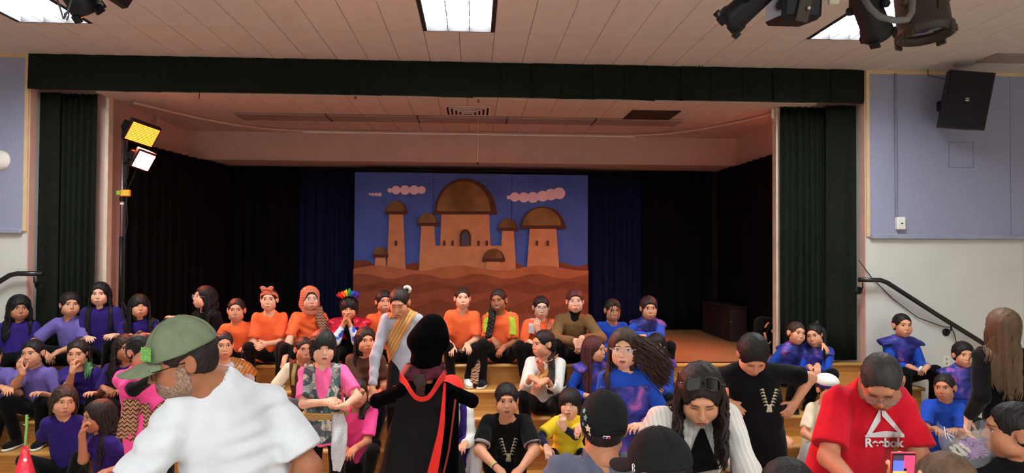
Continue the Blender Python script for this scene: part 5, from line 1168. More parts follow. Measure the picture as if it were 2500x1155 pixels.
# ---------------- lower rows
add('c1', 'small girl in a violet tee seated low at the left, head tilted', (157, 978), 5.95, .225, ry=8, rp=4, rr=6, H=1.3, seat=4, pz=.19, kind='chubby', skin='tan', top=C_purple, bottom=C_black, style=dict(cap='short', n=30, len=.12, arc=(60, 140), r0=.01), hair='brown', fat=1.1, hands=('down', 'down'), eyes='half', gaze=.5, hide=('arm0', 'arm1'), knee=((-.6, -.4, .9), (.4, -.4, 1)))
add('c2', 'girl in a violet tee in profile resting her chin on her fist', (240, 1016), 5.45, .22, ry=-72, rp=2, H=1.4, stand=0., pz=.16, by=-40, pdx=.06, pdy=.05, skin='olive', top=C_purple, bottom=C_black, hair='dark', style=dict(cap='long', n=90, len=.42, arc=(85, 180), wave=.012, r0=.014), hands=((203, 1046, 5.3), (262, 1150, 5.25)), elbow=((0, -.5, -1), None), hdir=((.1, .1, 1), None), palm=((.8, .3, 0), None), curl=(1.1, .5), feet=((at(150, 1200, 5.1)[0], 5.05, 0), (at(230, 1200, 5)[0], 5.0, 0)), knee=((-.3, -.3, 1), (.1, -.4, 1)))
add('b8', 'boy standing in a pink tee and patchwork vest with a gold sash', (789, 848), 5.3, .225, ry=6, rp=2, H=1.42, stand=0., pdx=.02, skin='light', top=C_pink2, bottom=C_black, style='bowl', hair='black', mouth='ajar', hands=((806, 982, 5.05), (826, 994, 5.02)), elbow=((-.7, .1, -.8), (.8, .1, -.7)), hdir=((.9, -.3, .1), (-.8, -.3, -.1)), palm=((.1, .6, -.8), (0, .4, 1)), loose=1.12, res=.010, shw=1.06)
add('b10', 'girl in a hot pink tee with a dark braid, seated beside the patchwork vest', (873, 958), 5.95, .22, ry=10, rp=4, H=1.4, seat=4, pz=.19, pdx=-.02, skin='olive', top=C_pink, bottom=C_black, style='pull', hair='dark', hands=((838, 1098, 5.7), (860, 1102, 5.68)), hdir=((.5, -.6, -.4), None), elbow=((-.5, .4, -.6), None), fat=1.05)
add('b12', 'child in a violet vest and red hat behind the black cape', (1100, 962), 5.75, .21, ry=-10, rp=30, H=1.38, seat=4, pz=.19, pdx=.1, skin='tan', top=C_offw, bottom=C_white, sleeve='long', style='short', hands=((1095, 1080, 5.5), (1130, 1090, 5.5)), fat=1.1)
add('b13', 'boy in a black tee with a bone print, mouth open, seated low in the middle', (1237, 976), 5.72, .24, ry=2, rp=0, H=1.5, seat=4, pz=.17, kind='chubby', skin='tan', top=C_jblack, bottom=C_black, style='short', hair='black', mouth='open', fat=1.32, shw=1.18, hands=((1222, 1152, 5.45), (1262, 1155, 5.45)), elbow=((-1, .1, -.5), (1, .1, -.5)), hdir=((.6, -.4, -.5), (-.6, -.4, -.5)), loose=1.02)
add('b18', 'small child in a yellow top with a bowl cut, fingers at the mouth', (1391, 984), 5.85, .215, ry=-6, rp=2, H=1.22, seat=4, pz=.19, pdx=-.0, skin='light', top=C_yellow, bottom=C_black, style='bowl', hands=((1338, 1104, 5.6), (1374, 1032, 5.6)), elbow=((-1, 0, -.4), (.3, -.3, -1)), hdir=((.2, -.6, -.6), (-.2, -.1, 1)), palm=(None, (.3, .9, 0)), curl=(.5, .7), loose=1.25)
add('b16', 'girl with glasses in a galaxy top walking left, long hair swinging out', (1524, 850), 4.35, .225, ry=-6, rp=2, H=1.48, stand=0., pdx=.04, skin='light', top=C_blue, bottom=C_navy, sleeve='long', hair='brown', style=dict(cap='long', n=34, len=.3, arc=(70, 150), side=-1, r0=.012), glasses=('clear', 'r'), mouth='ajar', hands=((1424, 1040, 4.2), (1560, 1040, 4.1)), elbow=((-.05, .2, -1), (.8, .4, -.3)), hdir=((-.8, -.3, -.3), (-.8, -.3, .1)), palm=((.2, .3, -1), None), res=.010, shw=.9)
add('b40', 'boy in a black tee with a bone print bending his head, hands on hips', (1838, 866), 4.2, .225, ry=16, rp=48, H=1.46, stand=0., pdx=.09, pdy=.1, nbo=(.05, .05, .03), skin='tan', top=C_black, bottom=C_jblack, style='short', hair='black', eyes='down', hands=((1800, 1000, 4.25), (1930, 1000, 4.25)), elbow=((-1, .1, .1), (1, .1, -.1)), hdir=((.6, -.3, -.6), (-.6, -.3, -.6)), palm=((.3, 1, 0), (-.3, 1, 0)), res=.010, loose=1.2, shw=.95, fat=1.08)
add('b41', 'child in a pink and white cap and puffy white trousers behind the black tee', (1800, 957), 5.8, .205, ry=6, rp=10, H=1.36, seat=4, pz=.19, pdx=.1, skin='tan', top=C_black, bottom=C_white, sleeve='long', style='pull', hands=((1838, 1085, 5.6), (1922, 1072, 5.5)), eyes='half', fdx=(.05, .16), fat=1.12)
add('b42', 'child in a white and violet cap and cream shirt, hand over the mouth', (2020, 950), 5.85, .205, ry=24, rp=4, H=1.34, seat=4, pz=.19, pdx=-.02, skin='tan', top=C_cream, bottom=C_white, style='short', hair='dark', hands=((1995, 1085, 5.6), (2030, 972, 5.68)), elbow=(None, (-.3, -.4, -1)), hdir=(None, (.1, .1, 1)), palm=(None, (-.2, .9, 0)), curl=(.5, .8), fat=1.1, fdx=(-.04, .04))
# the child in the black cape, seen from behind
add('b11', 'child in a black velvet cape and big soft black hat, seen from behind', (1043, 882), 4.6, .215, ry=178, by=180, H=1.42, stand=0., pdx=.0, skin='tan', top=C_velvet, bottom=C_black, sleeve='long', hair='brown', style=dict(cap='pull'), hands=((1095, 950, 4.92), (975, 945, 4.92)), elbow=((1, -.1, -.45), (-1, -.1, -.45)), loose=1.1, res=.010, shw=1.1)
# ---------------- grown ups in front
add('m55', 'man in a white tee and faded green cap, seen from behind in profile', (446, 880), 2.55, .235, ry=-84, rp=18, H=1.76, stand=0., by=-138, pdx=.2, pdy=.16, nbo=(.06, .04, .035), shd=.055, col=-.006, kind='man', skin='brown', top=C_white, bottom=C_navy, style='buzz', hair='dark', hands=('down', (385, 1420, 2.45)), elbow=(None, (-.3, -.2, -.3)), res=.0075, loose=1.14, fat=1.12, shw=1.1, eyes='half')
add('m44', 'man with glasses in a red printed tee bending forward over the front row', (2152, 930), 3.2, .238, ry=-2, rp=46, H=1.76, stand=0., pz=.86, pdy=.34, pdx=.0, by=0, kind='man', skin='olive', top=C_red, bottom=C_black, style='buzz', hair='grey', eyes='down', hands=((2100, 1210, 2.95), (2335, 1230, 2.95)), elbow=((-.15, .6, -.2), (.15, .6, -.2)), res=.0075, loose=1.1, fat=1.14, shw=1.0, nbo=(0, .07, .05), glasses=('grey', 'r'), brow=1.2)
add('w39', 'woman in a cream cable knit cardigan looking down, sunglasses on her dark hair', (1711, 962), 3.0, .235, ry=4, rp=34, H=1.66, stand=0., pz=.78, pdy=.36, pdx=.04, by=8, nbo=(0, .05, .04), kind='woman', skin='tan', top=C_knit, bottom=C_black, sleeve='long', hair='dark', style=dict(cap='long', n=120, len=.34, arc=(65, 180), wave=.012, wl=.13, r0=.009), eyes='down', hands=((1600, 1300, 2.75), (1850, 1290, 2.7)), elbow=((-.8, .3, -.3), (.8, .3, -.3)), res=.011, fat=1.08, shw=1.12)
add('w48', 'woman with long wavy light brown hair in a black cardigan, seen from behind', (2452, 800), 4.7, .23, ry=170, by=175, H=1.64, stand=0., pdx=.03, kind='woman', skin='light', top=C_black, bottom=C_jeans, sleeve='long', hair='lightbrown', style=dict(cap='thick', n=170, len=.42, arc=(105, 180), wave=.010, wl=.16, r0=.010), hands=('down', (2362, 1036, 4.78)), elbow=(None, (-.2, -.6, -.1)), hdir=(None, (-.25, -.1, -1)), palm=(None, (.5, -.8, 0)), res=.010, hide=('arm0',))
add('w49', 'woman in black with dark hair tied back, in profile at the lower right', (2474, 1050), 3.0, .235, ry=-80, rp=4, H=1.64, stand=0., pz=.52, pdx=.02, by=-35, kind='woman', skin='olive', top=C_black, bottom=C_black, style=dict(cap='pull', n=30, len=.2, arc=(140, 180)), hair='black', eyes='half', brow=1.2, hands=((2400, 1230, 2.75), (2420, 1235, 2.7)), fat=1.15)
add('m37', 'man in a slate tee and black cap with flower patches, seen from behind', (1474, 1042), 3.0, .235, ry=184, rp=4, by=180, H=1.76, stand=0., pz=.5, kind='man', skin='olive', nbo=(0, 0, .035), top=C_slate, bottom=C_navy, style='buzz', hair='dark', fat=1.15, shw=1.12, loose=1.1, hands=((1560, 1260, 2.6), (1390, 1260, 2.6)))
add('m38', 'person in a plain black curved cap at the bottom edge, bill to the left', (1606, 1152), 2.45, .235, ry=-128, rp=8, by=-150, H=1.74, stand=0., pz=.36, kind='man', skin='tan', top=C_black, bottom=C_navy, style='crop', hair='black', hide=('arm0', 'arm1'))
add('h51', 'person with short brown hair whose head top shows at the lower right', (2312, 1200), 2.5, .235, ry=170, rp=8, by=180, H=1.7, stand=0., pz=.36, kind='man', skin='light', top=C_slate, bottom=C_navy, style='thick', hair='lightbrown', hands=(None, (2203, 1175, 2.28)), hdir=(None, (0, 0, 1)), palm=(None, (.2, 1, 0)), elbow=(None, (-.5, -.2, -1)), curl=(.5, .55), hide=('arm0',))
add('h52', 'person with sleek black hair whose head top shows at the bottom edge', (1925, 1208), 2.5, .235, ry=176, rp=4, by=180, H=1.6, stand=0., pz=.34, kind='woman', skin='tan', top=C_black, bottom=C_black, style='long', hair='black', hide=('arm0', 'arm1'))

add('b7b', 'child in puffy white trousers, hidden behind the boy in the patchwork vest', (806, 942), 6.2, .2, ry=0, H=1.3, seat=3, skin='tan', top=C_cream, bottom=C_cream, style='short', hide=('arm0', 'arm1'), fat=1.15, feet=((at(690, 1085, 6.0)[0], 6.05, ZK[4]), None), knee=((-1, -.4, .5), (.3, -.5, .8)))
# ================================================================ what they wear over it
def L2W(K, p): return K['hc']+K['s']*(np.asarray(p, float)@K['Rh'].T)
def strip(K, name, m, px, w, base=None, off=.012, ends=None, side=None, parent=None, wav=.002):
    pts = [onto(K, *p, base=base, off=off) for p in px]; pts = [p for p in pts if p is not None]
    return ribbon(name, m, pts, w, parent or K['root'], side=side, wav=wav)
def galaxy(K, wing=.03, low=.17, m=C_galaxy, name='galaxy_collar', off=.012):
    H, nb, up, rgt, fw, sh = K['H'], K['nb'], K['up'], K['rgt'], K['fw'], K['sh']; wdt = np.linalg.norm(sh[1]-sh[0])/2; c = (sh[0]+sh[1])/2
    fr = np.stack([rgt, unit(np.cross(up, rgt)), np.cross(rgt, unit(np.cross(up, rgt)))], 1)
    ex = [('u', ell(c+rgt*sg*(wdt+wing*.5)+up*.022*H/1.4, (wing+.05, .075, .022), fr@rotm('Y', sg*14)), .02) for sg in (-1, 1)]
    reg = [('i', half(nb-up*low*H, -up), .01), ('i', half(c+rgt*(wdt+wing+.02), rgt), .004), ('i', half(c-rgt*(wdt+wing+.02), -rgt), .004), ('s', rcone(nb-up*.004*H, K['hc'], .05*K['s'], .07*K['s']), .006)]
    return overlay(K, name, m, off+.006, reg, extra=ex, res=.011, folds=.004, base=K['torso'])
for k, a in (('a17', (.035, .16)), ('a18', (.02, .2)), ('a19', (.02, .2)), ('b15', (.05, .12)), ('b17', (.05, .14)), ('c45', (.07, .2)), ('c46', (.05, .2))): galaxy(J[k], *a)
# arm round the friend's shoulder
K = J['a18']; A = Shape(); p0, p1, p2 = K['sh'][1], at(1992, 852, 6.86), at(2016, 852, 6.74)
hnd = Shape(); hand_ops(hnd, at(2010, 842, 6.6), unit(at(2026, 862, 6.54)-at(2010, 842, 6.6)), (-.2, .5, -.8), (-1, 0, .3), .62, .35); V_, Q = surf(hnd, p2-.28, p2+.2, .006); Geo().add(V_, Q).obj('hugging_hand', skin_mat('tan'), K['root'])
A = Shape().u(rcone(p0, p1, .045, .042)).u(rcone(p1, at(2010, 842, 6.62), .042, .028), .02); V_, Q = surf(A, np.minimum(p0, p1)-.1, np.maximum(p0, p2)+.1, .011); Geo().add(relax(V_, Q, 1), Q).obj('sleeve', C_blue, K['root'])
# bow headband
K = J['a7']; S = Shape().u(ell((0, .012, .028), (.085, .1, .092))); S.s(ell((0, .012, .02), (.074, .09, .08)), .003); S.i(half((0, -.02, .064), (0, .55, .85)), .004); S.i(half((0, -.045, .036), (0, -.5, -.86)), .004)
o = sdf_obj(K, 'headband', C_zigr, S, (-.11, -.12, -.05), (.11, .13, .14), .006)
S = Shape()
for sg in (-1, 1): S.u(ell((sg*.034-.012, -.07, .112), (.034, .012, .02), rotm('Y', sg*-16)), .004).u(ell((sg*.03-.012, -.078, .098), (.03, .008, .011), rotm('Y', sg*30)), .004)
S.u(ell((-.012, -.078, .105), (.011, .012, .012)), .004); S.d(wob(3, .002, 120, 160)); sdf_obj(K, 'bow', C_zigr, S, (-.1, -.11, .05), (.1, -.04, .16), .005, parent=o)
# zigzag headscarf falling over one shoulder
K = J['a8']; S = Shape().u(ell((0, .016, .03), (.094, .11, .1))); S.u(ell((0, .03, -.05), (.1, .08, .09)), .03); S.s(ell((0, -.09, -.025), (.062, .1, .092)), .012); S.i(half((0, 0, -.125), (0, 0, -1)), .01); S.s(ell((0, .03, -.13), (.07, .07, .06)), .01); S.d(wob(8, .003, 60, 90))
o = sdf_obj(K, 'headscarf', C_zigr, S, (-.13, -.12, -.16), (.13, .16, .16), .006)
ribbon('scarf_tail', C_zig, [L2W(K, (.08, -.03, -.07)), onto(K, 780, 772, off=.025), onto(K, 790, 793, off=.025), onto(K, 797, 812, off=.025)], [.03, .045, .05, .055], o, side=(1, .3, 0), wav=.004)
ribbon('scarf_tail', C_zigr, [L2W(K, (-.085, -.02, -.06)), L2W(K, (-.06, -.06, -.115)), L2W(K, (0, -.08, -.13)), L2W(K, (.06, -.05, -.12))], [.022, .025, .025, .025], o, side=(0, 0, 1))
# rainbow feather headband, bright winged sleeves
K = J['a9']; cols = [(220, 40, 40), (240, 110, 40), (240, 200, 40), (60, 170, 70), (40, 120, 190), (60, 60, 170), (90, 40, 140)]
o = ribbon('feather_band', C_black, [L2W(K, (math.sin(a)*.094, -.03, math.cos(a)*.1+.025)) for a in np.linspace(-1.3, 1.3, 12)], .008, K['root'], side=(0, 1, 0))
rs = np.random.RandomState(5)
for i in range(44):
    t_ = i/43; a = -.75+1.5*t_+rs.uniform(-.08, .08); b0 = np.array([math.sin(a)*.096, -.03+rs.uniform(-.025, .02), math.cos(a)*.1+.03]); d_ = unit([math.sin(a)*1.3+rs.uniform(-.35, .35), rs.uniform(-.5, .3), math.cos(a)+rs.uniform(-.1, .3)]); ln = rs.uniform(.05, .085); c_ = cols[min(6, int(t_*7))]
    V_, Q = tubes(np.array([[b0, b0+d_*ln*.35, b0+d_*ln*.75+[0, 0, -.004], b0+d_*ln]]), np.array([[.002, .010, .007, .0008]]), 5, .3); Geo().add(L2W(K, V_), Q).obj('feather', fabric('feather%d' % min(6, int(t_*7)), c_), o)
M_wing = ramp_mat('blue_dot_satin', 'voronoi', [(.0, (46, 86, 190)), (.42, (52, 96, 200)), (.5, (222, 226, 236)), (1., (228, 230, 238))], .5, 16)
M_rsat = ramp_mat('red_satin', 'noise', [(.4, (170, 16, 40)), (.6, (210, 40, 60)), (.66, (24, 20, 60))], .35, 9)
overlay(K, 'red_cape_collar', M_rsat, .014, [('i', half(K['nb']-K['up']*.13*K['H'], -K['up']), .01), ('s', ell(K['nb']+K['fw']*.09-K['up']*.1, (.05, .1, .12)), .01), ('s', rcone(K['nb'], K['hc'], .05, .07), .006)], extra=[('u', ell(K['sh'][i]+K['up']*.03+K['rgt']*(2*i-1)*.03, (.07, .06, .035)), .02) for i in (0, 1)], res=.010)
for i in (0, 1):
    e, w = K['el'][i], K['wr'][i]; S = Shape().u(rcone(K['sh'][i]*.45+e*.55, e, .05, .052)).u(rcone(e, e*.35+w*.65, .05, .03), .02); V_, Q = surf(S, np.minimum(e, w)-.13, np.maximum(e, w)+.1, .010); Geo().add(relax(V_, Q, 1), Q).obj('winged_sleeve', M_wing, K['root'])
    MB().lathe([(.019, -.006), (.022, 0), (.019, .006)], w-unit(w-e)*.015, unit(w-e), 14).build('wristband', M_blkp, K['root'], True)
# gold striped scarf and scrunchie
K = J['a11']; cs = onto(K, 975, 806); nd = K['rgt']*.87-K['up']*.49
overlay(K, 'striped_scarf', C_stripe, .018, band(cs, nd, .062)+[('s', rcone(K['nb']+K['up']*.02, K['hc'], .06, .09), .006), ('i', half(K['nb']-K['rgt']*.13, -K['rgt']), .01)], res=.008, folds=.007, base=K['torso'])
overlay(K, 'scarf_loop', C_stripe, .022, band(K['nb']-K['up']*.035, K['up']+K['fw']*-.5, .032)+[('s', rcone(K['nb']-K['up']*.02, K['hc'], .052, .09), .006), ('i', half(K['nb']-K['rgt']*.1, -K['rgt']), .01), ('i', half(K['nb']+K['rgt']*.1, K['rgt']), .01)], res=.008, folds=.004, base=K['torso'])
S = Shape(); 
for a in range(8): S.u(ell((.055+.022*math.cos(a*.785), .075, .075+.024*math.sin(a*.785)), (.014, .018, .014)), .006)
sdf_obj(K, 'scrunchie', mat('scrunchie_white', (226, 220, 204), .7), S, (.0, .03, .02), (.11, .12, .13), .005)
# orange-tee girls: sash, lime scarf, braid
K = J['a12']; ribbon('zigzag_sash', C_zig, [onto(K, 1160, 838), at(1164, 862, 6.86), at(1163, 890, 6.84), at(1160, 915, 6.82), at(1157, 938, 6.80)], [.03, .045, .04, .04, .045], K['root'], side=(1, -.3, 0), wav=.006)
overlay(K, 'waist_sash', C_zig, .014, band(K['pel']+K['up']*.075, K['up'], .022), res=.011, base=K['torso'])
K = J['a13']
strip(K, 'lime_scarf', C_lime, [(1245, 762), (1250, 780), (1253, 800), (1252, 818)], [.02, .03, .032, .034], side=(1, 0, .1), wav=.004); strip(K, 'lime_scarf', C_lime, [(1193, 764), (1188, 780), (1186, 800), (1186, 812)], [.02, .026, .026, .02], side=(1, 0, .1), wav=.004)
G = Geo(); V_, Q = braid([L2W(K, (-.05, .03, -.03)), L2W(K, (-.07, -.02, -.11)), onto(K, 1201, 776, off=.03), onto(K, 1197, 800, off=.03), onto(K, 1193, 822, off=.03), onto(K, 1192, 834, off=.03)], .034, 4); G.add(V_, Q).obj('braid', hair_mat('dark', HAIRC['dark']), K['root'])
for px in ((1240, 745),): MB().lathe([(.006, 0), (.004, .006)], L2W(K, (.078, -.0, -.03)), (1, -1, 0), 8).build('earring', mat('plate_white', (232, 228, 218), .4), K['root'], True)
K = J['a14']; strip(K, 'knit_scarf', fabric('scarf_grey', (196, 190, 190)), [(1300, 778), (1298, 795), (1297, 815)], [.02, .03, .032], side=(1, 0, 0)); strip(K, 'knit_scarf', C_zigr, [(1338, 778), (1341, 795), (1342, 806)], [.016, .022, .02], side=(1, 0, 0))
K = J['a15']; S = Shape().u(rcone(K['nb']-K['up']*.045, K['nb']+K['up']*.045, .066, .054)); S.u(ell(K['nb']-K['up']*.05+K['fw']*.05, (.05, .035, .07)), .02); V_, Q = surf(S, K['nb']-.15, K['nb']+.13, .009); Geo().add(relax(V_, Q, 1), Q).obj('turtleneck', C_black, K['root'])
# pink child: sash, black sleeve
K = J['b5']
S = Shape().u(rcone(K['sh'][0]*.25+K['el'][0]*.75, K['el'][0], .04, .04)).u(ccone(K['el'][0], K['wr'][0], .04, .03), .02); V_, Q = surf(S, np.minimum(K['el'][0], K['wr'][0])-.12, np.maximum(K['el'][0], K['wr'][0])+.12, .009); Geo().add(V_, Q).obj('undersleeve', C_black, K['root'])
strip(K, 'zigzag_sash', C_zig, [(322, 975), (318, 1010), (312, 1045), (306, 1072)], [.05, .055, .06, .065], side=(1, 0, 0), wav=.008); strip(K, 'zigzag_sash', C_zig, [(350, 985), (362, 1030), (368, 1075), (362, 1120)], [.03, .04, .045, .04], side=(1, 0, 0), wav=.008); strip(K, 'zigzag_sash', C_zig, [(405, 985), (385, 1005), (370, 1030)], [.03, .035, .03], side=(0, 0, 1), wav=.005)
K = J['b6']; strip(K, 'striped_scarf', C_stripe, [(562, 878), (580, 890), (600, 903), (622, 920)], [.03, .06, .07, .05], side=(.5, 0, 1), wav=.006)
# vest girl, patchwork boy
K = J['b7']; cutv = [('s', ell(K['nb']+K['fw']*.12-K['up']*.16, (.05, .12, .2)), .01), ('s', rcone(K['nb'], K['hc'], .06, .08), .006)]; wd = np.linalg.norm(K['sh'][1]-K['sh'][0])/2
overlay(K, 'vest', C_brown, .01, [('i', half(K['nb']+K['rgt']*wd*.9, K['rgt']), .006), ('i', half(K['nb']-K['rgt']*wd*.9, -K['rgt']), .006)]+cutv)
for i, xs in enumerate(((722, 716), (757, 762))): strip(K, 'gold_trim', ramp_mat('gold_braid', 'voronoi', [(.2, (40, 40, 90)), (.35, (214, 196, 110)), (.6, (180, 160, 90))], .7, 90), [(xs[0], 888), (xs[1], 915), (xs[1], 940)], .016, off=.02, side=(1, 0, 0))
K = J['b8']; wd = np.linalg.norm(K['sh'][1]-K['sh'][0])/2; nb, fw_, up_ = K['nb'], K['fw'], K['up']
overlay(K, 'patchwork_vest', C_patch, .012, [('i', half(nb+K['rgt']*wd*1.0, K['rgt']), .006), ('i', half(nb-K['rgt']*wd*1.0, -K['rgt']), .006), ('s', ell(nb+fw_*.12-up_*.0, (.062, .13, .25)), .01), ('s', rcone(nb, K['hc'], .07, .09), .006), ('i', half(K['pel']-up_*.1, -up_), .01)], res=.010, extra=[('u', fcone(K['pel']-up_*.2, K['pel']+up_*.05, .15, .11, K['rgt'], .75), .03)])
overlay(K, 'gold_sash', ramp_mat('gold_rope', 'zigzag', [(0, (120, 84, 40)), (.3, (206, 170, 100)), (.6, (90, 66, 40)), (.8, (180, 140, 80))], .7, 50), .022, band(K['pel']+up_*.1, up_+K['rgt']*.06, .028), base=K['torso'], res=.010)
ribbon('white_sash_end', ramp_mat('lace_white', 'voronoi', [(.1, (236, 236, 234)), (.5, (196, 200, 202))], .9, 110), [onto(K, 826, 1010, off=.05), onto(K, 830, 1040, off=.06), at(828, 1080, 5.1), at(826, 1120, 5.1), at(822, 1150, 5.1)], [.035, .06, .055, .05, .03], K['root'], side=(1, -.2, 0), wav=.008)
# pink braid girl
K = J['b10']; V_, Q = braid([L2W(K, (.05, .02, -.05)), L2W(K, (.075, -.03, -.1)), onto(K, 886, 1000, off=.03), onto(K, 882, 1022, off=.03)], .028, 4); Geo().add(V_, Q).obj('braid', hair_mat('dark', HAIRC['dark']), K['root'])
for q_ in (.02, .035, .05): MB().lathe([(.021, -.004), (.024, 0), (.021, .004)], K['wr'][0]-unit(K['wr'][0]-K['el'][0])*q_, unit(K['wr'][0]-K['el'][0]), 14).build('bracelet', mat('bracelet_silver', (170, 160, 150), .4, metal=.6), K['root'], True)
# braid girl in grey
K = J['b14']; V_, Q = braid([L2W(K, (.02, .085, .0)), L2W(K, (-.0, .09, -.08)), onto(K, 1346, 878, off=.03), onto(K, 1347, 905, off=.035), onto(K, 1346, 930, off=.035), at(1343, 960, 6.25)], .03, 8); Geo().add(V_, Q).obj('braid', hair_mat('black', HAIRC['black']), K['root'])
strip(K, 'striped_scarf', C_stripe, [(1362, 868), (1345, 890), (1325, 910), (1308, 920)], [.03, .05, .055, .03], side=(.6, 0, 1), wav=.006); strip(K, 'striped_scarf', ramp_mat('rust_stripe', 'wave', [(0, (170, 80, 50)), (.4, (206, 130, 80)), (.7, (140, 60, 44))], .8, 14, rot=(0, .7, 0)), [(1312, 870), (1320, 890), (1332, 915)], [.022, .035, .035], side=(1, 0, .3), wav=.004)
MB().lathe([(.026, -.005), (.029, 0), (.026, .005)], K['wr'][1]-unit(K['wr'][1]-K['el'][1])*.02, unit(K['wr'][1]-K['el'][1]), 14).build('hair_tie', M_blkp, K['root'], True)
# green hair tips
K = J['b3']; T = K['torso']; rs = np.random.RandomState(4); n = 26; root = L2W(K, np.stack([.07+rs.uniform(-.015, .02, n), .02+rs.uniform(-.04, .04, n), -.06+rs.uniform(-.03, .02, n)], 1)); V_, Q = locks(lambda p: T(p)-.012, root, np.tile([.4, -.5, -1.], (n, 1)), 6, .026, .005, .07, .011, .004, .5, 3); Geo().add(V_, Q).obj('green_hair_tips', hair_mat('green', (84, 128, 88)), K['root'])
# hair swinging out of the walking girl
K = J['b16']; rs = np.random.RandomState(9); n = 560; a = rs.uniform(.6, 2.6, n); root = L2W(K, np.stack([np.sin(a)*.085, -np.cos(a)*.1+.01, rs.uniform(-.06, .07, n)], 1)); dr = np.stack([rs.uniform(.5, 1.2, n), rs.uniform(-.2, .3, n), rs.uniform(-.9, .1, n)], 1)
V_, Q = locks(None, root, dr, 10, .027, .005, .12, 0.0034, .0012, .16, 5, wind=(.6, .15, -.85)); Geo().add(V_, Q).obj('swinging_hair', hair_mat('brown', HAIRC['brown']), K['root'])
overlay(K, 'galaxy_tunic', C_galaxy, .009, [('i', half(K['nb']-K['up']*.065*K['H'], K['up']), .01), ('i', half(K['nb']+K['rgt']*.155, K['rgt']), .006), ('i', half(K['nb']-K['rgt']*.155, -K['rgt']), .006)], res=.011)
# yellow top child: navy undersleeves
K = J['b18']
for i in (0, 1):
    S = Shape().u(rcone(K['sh'][i]*.3+K['el'][i]*.7, K['el'][i], .034, .034)).u(ccone(K['el'][i], K['wr'][i], .034, .026), .02); V_, Q = surf(S, np.minimum(K['el'][i], K['wr'][i])-.1, np.maximum(K['el'][i], K['wr'][i])+.1, .009); Geo().add(V_, Q).obj('undersleeve', C_navy, K['root'])
# violet vest, red hat
K = J['b12']; wd = np.linalg.norm(K['sh'][1]-K['sh'][0])/2
overlay(K, 'violet_vest', C_purple, .014, [('i', half(K['nb']+K['rgt']*wd*1.05, K['rgt']), .006), ('i', half(K['nb']-K['rgt']*wd*1.05, -K['rgt']), .006), ('s', ell(K['nb']+K['fw']*.14-K['up']*.12, (.07, .13, .26)), .01), ('s', rcone(K['nb'], K['hc'], .07, .09), .006)])
S = Shape().u(ell((0, .02, .05), (.105, .12, .09))); S.i(half((0, 0, .03), (0, .1, -1)), .01); S.s(ell((0, .012, .02), (.08, .098, .085)), .004); sdf_obj(K, 'red_hat', C_redf, S, (-.13, -.13, 0), (.13, .17, .17), .007)
# soft caps of the two children at the right
def soft_cap(K, m1, m2, band_=True):
    S = Shape().u(ell((0, .02, .062), (.102, .115, .07))); S.i(half((0, 0, .052), (0, .12, -1)), .012); S.s(ell((0, .012, .02), (.078, .096, .078)), .004); o = sdf_obj(K, 'soft_cap', m1, S, (-.13, -.13, 0), (.13, .17, .17), .007)
    S = Shape().u(ell((0, .012, .03), (.088, .106, .085))); S.i(half((0, 0, .062), (0, -.1, 1)), .006); S.i(half((0, 0, .03), (0, .12, -1)), .006); S.s(ell((0, .012, .02), (.078, .096, .078)), .004); sdf_obj(K, 'cap_band', m2, S, (-.13, -.13, 0), (.13, .17, .1), .006, parent=o)
soft_cap(J['b41'], C_offw, C_pink); soft_cap(J['b42'], C_offw, fabric('deep_violet', (58, 40, 110)))
# bone prints
M_bone = mat('bone_print', (214, 208, 180), .8)
def bones(K, px0, py0, sc, mir=1):
    p = thing_child = None; mb = MB()
    def P(x, y, off=.006): 
        q = onto(K, px0+x*sc*mir, py0+y*sc, off=off); return q
    for sgn in (-1, 1):
        for j in range(6):
            x, y = sgn*(26-3.4*j), -30+12*j; a_, b_ = P(x, y), P(x-2*sgn, y+7)
            if a_ is not None and b_ is not None: mb.tube([a_, b_], [.0065, .0065], 6)
            a_, b_, c_ = P(x, y+2), P(x+7*sgn, y+3), P(x+12*sgn, y+8)
            if all(v is not None for v in (a_, b_, c_)): mb.tube([a_, b_, c_], [.005, .0035, .0015], 5)
    for j in range(5):
        a_, b_, c_ = P(-3+2*j, 38), P(-6+3.4*j, 50), P(-9+4.6*j, 62)
        if all(v is not None for v in (a_, b_, c_)): mb.tube([a_, b_, c_], [.0055, .0045, .005], 6)
    a_, b_ = P(0, 32), P(0, 42)
    mb.tube([a_, b_], [.011, .013], 8)
    return mb.build('bone_print', M_bone, K['root'], True)
bones(J['b13'], 1241, 1088, .62); bones(J['b40'], 1878, 968, .62)
K = J['b13']
for i, m_ in ((0, mat('lime_band', (150, 210, 60), .5)),):
    MB().lathe([(.029, -.012), (.032, 0), (.029, .012)], K['wr'][i]-unit(K['wr'][i]-K['el'][i])*.03, unit(K['wr'][i]-K['el'][i]), 16).build('wristband', m_, K['root'], True); MB().lathe([(.03, -.006), (.032, 0), (.03, .006)], K['wr'][i]-unit(K['wr'][i]-K['el'][i])*.006, unit(K['wr'][i]-K['el'][i]), 16).build('wristband', M_blkp, K['root'], True)
M_lace = fabric('lace_trim', (150, 134, 130))
for i in (0, 1):
    e = K['sh'][i]+(K['el'][i]-K['sh'][i])*.80; d_ = unit(K['el'][i]-K['sh'][i]); r_ = .039*K['H']*(.5+.5*1.32)*1.02+.003; MB().lathe([(r_, -.016), (r_+.002, 0), (r_-.004, .008)], e-d_*.004, d_, 20).build('sleeve_trim', M_lace, K['root'], True)
K = J['b40']; MB().lathe([(.022, -.004), (.024, 0), (.022, .004)], K['wr'][1]-unit(K['wr'][1]-K['el'][1])*.02, unit(K['wr'][1]-K['el'][1]), 14).build('bracelet', mat('bracelet_grey', (150, 160, 165), .4), K['root'], True)
